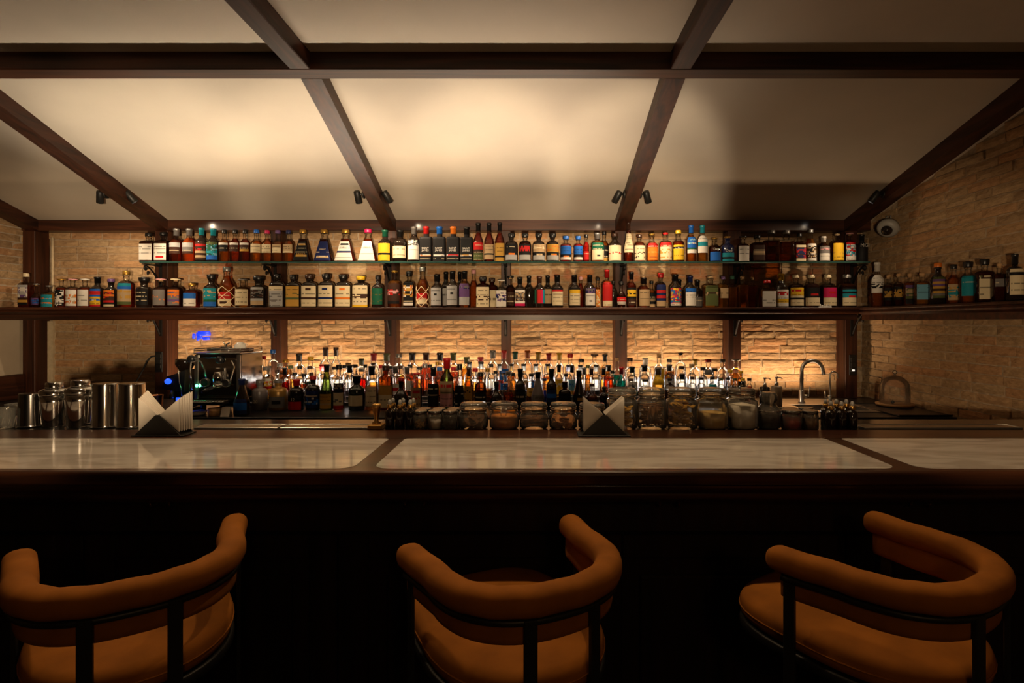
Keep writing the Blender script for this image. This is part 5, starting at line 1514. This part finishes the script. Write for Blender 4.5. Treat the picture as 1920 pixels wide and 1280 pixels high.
m = MB(); ra = 0.080; pts = [(0, 0, 0.0), (0, 0, fh - ra - 0.014)] + [(ra - ra * math.cos(math.radians(a)), -0.01 * a / 180, fh - ra - 0.014 + ra * math.sin(math.radians(a))) for a in range(12, 172, 12)] + [(2 * ra + 0.006, -0.012, fh - ra - 0.045)]
m.tube(pts, 0.0145, 12); obj('spout', m, STEEL, t)
m = MB(); m.lathe([(0.026, 0), (0.026, 0.006), (0.019, 0.010), (0.019, 0.09), (0.015, 0.095)], 18); obj('base', m, STEEL, t)
m = MB(); m.tube([(0.017, 0, 0.045), (0.045, 0, 0.045)], 0.014, 12); m.tube([(0.05, 0, 0.045), (0.055, 0, 0.06), (0.062, -0.005, 0.12)], 0.006, 8); obj('lever', m, STEEL, t)
fx2 = PX(1556, 4.42)
t = thing('filter_tap', 'thin small gooseneck filter tap right of the tall tap', 'tap', (fx2, Yf, ZW + 0.0056))
h2 = PZ(695, Yf) - ZW - 0.006; ra = 0.030
m = MB(); pts = [(0, 0, 0.0), (0, 0, h2 - ra - .006)] + [(ra - ra * math.cos(math.radians(a)), 0, h2 - ra - .006 + ra * math.sin(math.radians(a))) for a in range(15, 166, 15)] + [(2 * ra + 0.004, 0, h2 - ra - 0.03)]
m.tube(pts, 0.006, 10); obj('spout', m, STEEL, t)
m = MB(); m.lathe([(0.016, 0), (0.014, 0.05), (0.008, 0.055)], 14); obj('base', m, STEEL, t)
m = MB(); m.tube([(-0.010, 0, 0.035), (-0.035, 0, 0.035), (-0.038, 0, 0.085)], 0.0055, 8); obj('lever', m, STEEL, t)
for i, (px, mat_, lab) in enumerate(((1434, DARKG, 'dark glass soap dispenser nearest to the bottles'), (1456, GREYPL, 'beige soap dispenser beside the tall tap'))):
    Y = 4.20 if i else 4.30
    H = PZ(707, Y) - ZW - .001; hb = PZ(724, Y) - ZW
    t = thing('soap_dispenser', lab, 'soap dispenser', (PX(px, Y), Y, ZW + 0.0058 if i else ZW + 0.0008))
    m = MB(); m.lathe([(.035, 0), (.038, .004), (.036, hb - .012), (.030, hb - .003), (.014, hb)], 20, 2.6); obj('bottle_body', m, mat_ if i == 0 else (pbr('beige_plastic', hexc(128, 108, 84), .45)), t)
    m = MB(); m.lathe([(.014, hb), (.013, hb + .022), (.006, hb + .024), (.006, H - .014), (.011, H - .012), (.011, H)], 12); m.tube([(0, 0, H - .006), (.03, 0, H - .007), (.042, 0, H - .016)], .0042, 7); obj('pump', m, STEEL, t)
# tray and glass cloche on the right
t = thing('serving_mat', 'black rectangular mat lying on the back counter by the right wall', 'mat', (2.445, 4.00, ZW + 0.0006))
m = MB(); m.box(-0.02, 0.335, -0.23, 0.32, 0, 0.010, 0.003); obj('mat_sheet', m, BLACKPL, t)
m = MB(); m.box(-0.02, 0.335, -0.235, -0.225, 0.010, 0.014, 0.001); m.box(-0.02, 0.335, 0.31, 0.32, 0.010, 0.014, 0.001); obj('raised_edge', m, BLACKPL, t)
DOMEG = glassy('dome_glass', (0.97, 0.96, 0.94), (0.86, 0.82, 0.76), 1.2, 0.03, (0.7, 0.66, 0.58))
t = thing('glass_cloche', 'clear glass dome with round knob standing on the wooden plate', 'cloche', (2.655, 4.18, ZW + 0.0338))
Rr = 0.098
m = MB(); m.lathe([(Rr, 0), (Rr, 0.11)] + [(Rr * math.cos(math.radians(a)), 0.11 + Rr * .95 * math.sin(math.radians(a))) for a in range(15, 86, 14)] + [(0.012, 0.206)], 30, capb=False); obj('dome', m, DOMEG, t)
m = MB(); m.lathe([(0.006, 0.203), (0.006, 0.212)], 10); m.ball((0, 0, 0.226), 0.016, 12, 8); obj('knob', m, JARGLASS, t)
t = thing('wooden_plate', 'round pale wooden plate under the glass dome', 'plate', (2.655, 4.18, ZW + 0.0112))
m = MB(); m.lathe([(0.10, 0), (0.122, 0.006), (0.125, 0.020), (0.120, 0.022)], 32); obj('plate_disc', m, LIGHTWOOD, t)
t = thing('dark_berry', 'single dark berry under the glass dome', 'berry', (2.615, 4.14, ZW + 0.0338))
m = MB(); m.ball((0, 0, 0.013), 0.0125, 10, 8); obj('berry_body', m, BLACKPL, t); m = MB(); m.tube([(0, 0, 0.024), (0.002, 0, 0.034)], 0.0015, 5); obj('stem', m, BLACKPL, t)

# white board standing against the left wall under the shelf
t = thing('white_board', 'pale board leaning in the corner under the left end of the shelf', 'board', (XL + 0.012, 4.33, ZW + 0.0006))
m = MB(); m.box(0.0, 0.03, -0.36, 0.10, 0.20, 0.62, 0.004); obj('panel', m, pbr('pale_board', hexc(196, 182, 160), .6), t)
m = MB(); m.box(-0.001, 0.05, -0.38, 0.36, 0.0, 0.199, 0.004); obj('wooden_foot', m, WY, t)

# ================================================================== bar stools
ZT, ZP, ZSEAT = 0.957, 0.904, 0.795
def upath(w, yf, yr, n=28, inset=0.0):
    """open U seen from above: straight arms at +-w that end at yf, round back reaching yr"""
    w -= inset; yr += inset
    pts = []; ym = 0.015
    for k in range(5): pts.append((w * (1.11 - 0.11 * k / 4), yf + (ym - yf) * k / 5))
    for k in range(n + 1):
        a = PI * k / n
        ca, sa = math.cos(a), math.sin(a)
        pts.append((math.copysign(abs(ca) ** 0.86, ca) * w, ym + (yr - ym) * (sa ** 0.90)))
    for k in range(5): pts.append((-w * (1.0 + 0.11 * (k + 1) / 5), ym + (yf - ym) * (k + 1) / 5))
    return pts
def stool(x, y, rz, label, proto=None):
    if proto is not None:
        c = copy_tree(proto); c.location = (x, y, 0); c.rotation_euler = (0, 0, rz); c['label'] = label; return c
    t = thing('bar_stool', label, 'bar stool', (x, y, 0), rz, 'bar stools in a row at the counter')
    U = upath(0.213, 0.165, -0.188)
    m = MB()
    path = [(p[0], p[1], ZT + 0.004 * math.sin(i * 1.7) * 0.3) for i, p in enumerate(U)]
    e0 = path[0]; e1 = path[-1]
    # rounded ends
    k = len(path)
    rr = [0.034] * k
    path = [(e0[0] - .001, e0[1] + 0.022, ZT), (e0[0], e0[1] + 0.012, ZT)] + path + [(e1[0], e1[1] + 0.012, ZT), (e1[0] + .001, e1[1] + 0.022, ZT)]
    rr = [0.024, 0.0315] + rr + [0.0315, 0.024]
    m.tube(path, rr, 18, rv=[r * 0.90 for r in rr], up=(0, 0, 1), e=2.5)
    obj('padded_rail', m, SUEDE, t)
    # curved back pad below the rail
    V = upath(0.213, 0.158, -0.188, inset=0.004)
    m = MB(); m.tube([(p[0], p[1], ZP) for p in V], 0.0150, 12, rv=0.036, up=(0, 0, 1), e=5.0)
    obj('back_pad', m, SUEDE, t)
    # black band between rail and pad
    Wd = upath(0.213, 0.150, -0.188, inset=-0.014)
    m = MB(); m.tube([(p[0], p[1], 0.9205) for p in Wd], 0.0080, 8, rv=0.0070, up=(0, 0, 1), e=4.0)
    obj('metal_band', m, BLACKM, t)
    # seat
    def ring(s, y0=0.085, wx=0.222, fy=0.285, ry=0.275):
        out = []
        for q in range(40):
            a = 2 * PI * q / 40; ca, sa = math.cos(a), math.sin(a)
            ex = 2 / 3.4 if sa > 0 else 2 / 2.2
            out.append((math.copysign(abs(ca) ** ex, ca) * wx * s, y0 + math.copysign(abs(sa) ** ex, sa) * (fy if sa > 0 else ry) * s))
        return out
    m = MB(); lev = [(0.93, -0.062), (0.99, -0.055), (1.0, -0.040), (1.0, -0.022), (0.975, -0.008), (0.90, 0.0), (0.6, 0.006), (0.2, 0.008)]
    V = []; n = 40
    for s, z in lev: V += [(px, py, ZSEAT + z) for px, py in ring(s)]
    Fs = [(j * n + i, j * n + (i + 1) % n, (j + 1) * n + (i + 1) % n, (j + 1) * n + i) for j in range(len(lev) - 1) for i in range(n)]
    m.add(V, Fs, 0, True); m.f.append(tuple((len(lev) - 1) * n + i for i in range(n))); m.mi.append(0); m.sm.append(True)
    m.f.append(tuple(reversed(range(n)))); m.mi.append(0); m.sm.append(False)
    st_ = obj('seat', m, SUEDE, t)
    m = MB(); m.tube([(px, py, ZSEAT - 0.034) for px, py in ring(1.004)], 0.0022, 5, closed=True); obj('piping', m, SUEDE, st_)
    m = MB(); m.tube([(px, py, ZSEAT - 0.078) for px, py in ring(0.97)], 0.010, 8, rv=0.014, up=(0, 0, 1), closed=True, e=4); obj('seat_frame', m, BLACKM, t)
    for lx, ly, rot in ((0.080, -0.197, 0.25), (-0.080, -0.197, -0.25), (0.242, 0.135, PI / 2), (-0.242, 0.135, PI / 2)):
        sub = MB(); sub.box(-0.0145, 0.0145, -0.006, 0.006, 0.0, 0.9265, 0.002)
        sub.xf(Matrix.Translation((lx, ly, 0)) @ Matrix.Rotation(rot, 4, 'Z'))
        obj('leg', sub, BLACKM, t)
    m = MB(); m.tube([(0.238, 0.135, 0.30), (0.215, -0.09, 0.30), (0.080, -0.190, 0.30), (-0.080, -0.190, 0.30), (-0.215, -0.09, 0.30), (-0.238, 0.135, 0.30)], 0.009, 8, closed=True); obj('foot_rail', m, BLACKM, t)
    return t
s0 = stool(-0.980, 1.398, 0.586, 'orange suede bar stool with curved back, leftmost of the three at the counter')
stool(-0.026, 1.402, 0.480, 'orange suede bar stool in the middle of the three at the counter', s0)
stool(0.905, 1.418, 0.586, 'orange suede bar stool, rightmost of the three at the counter', s0)
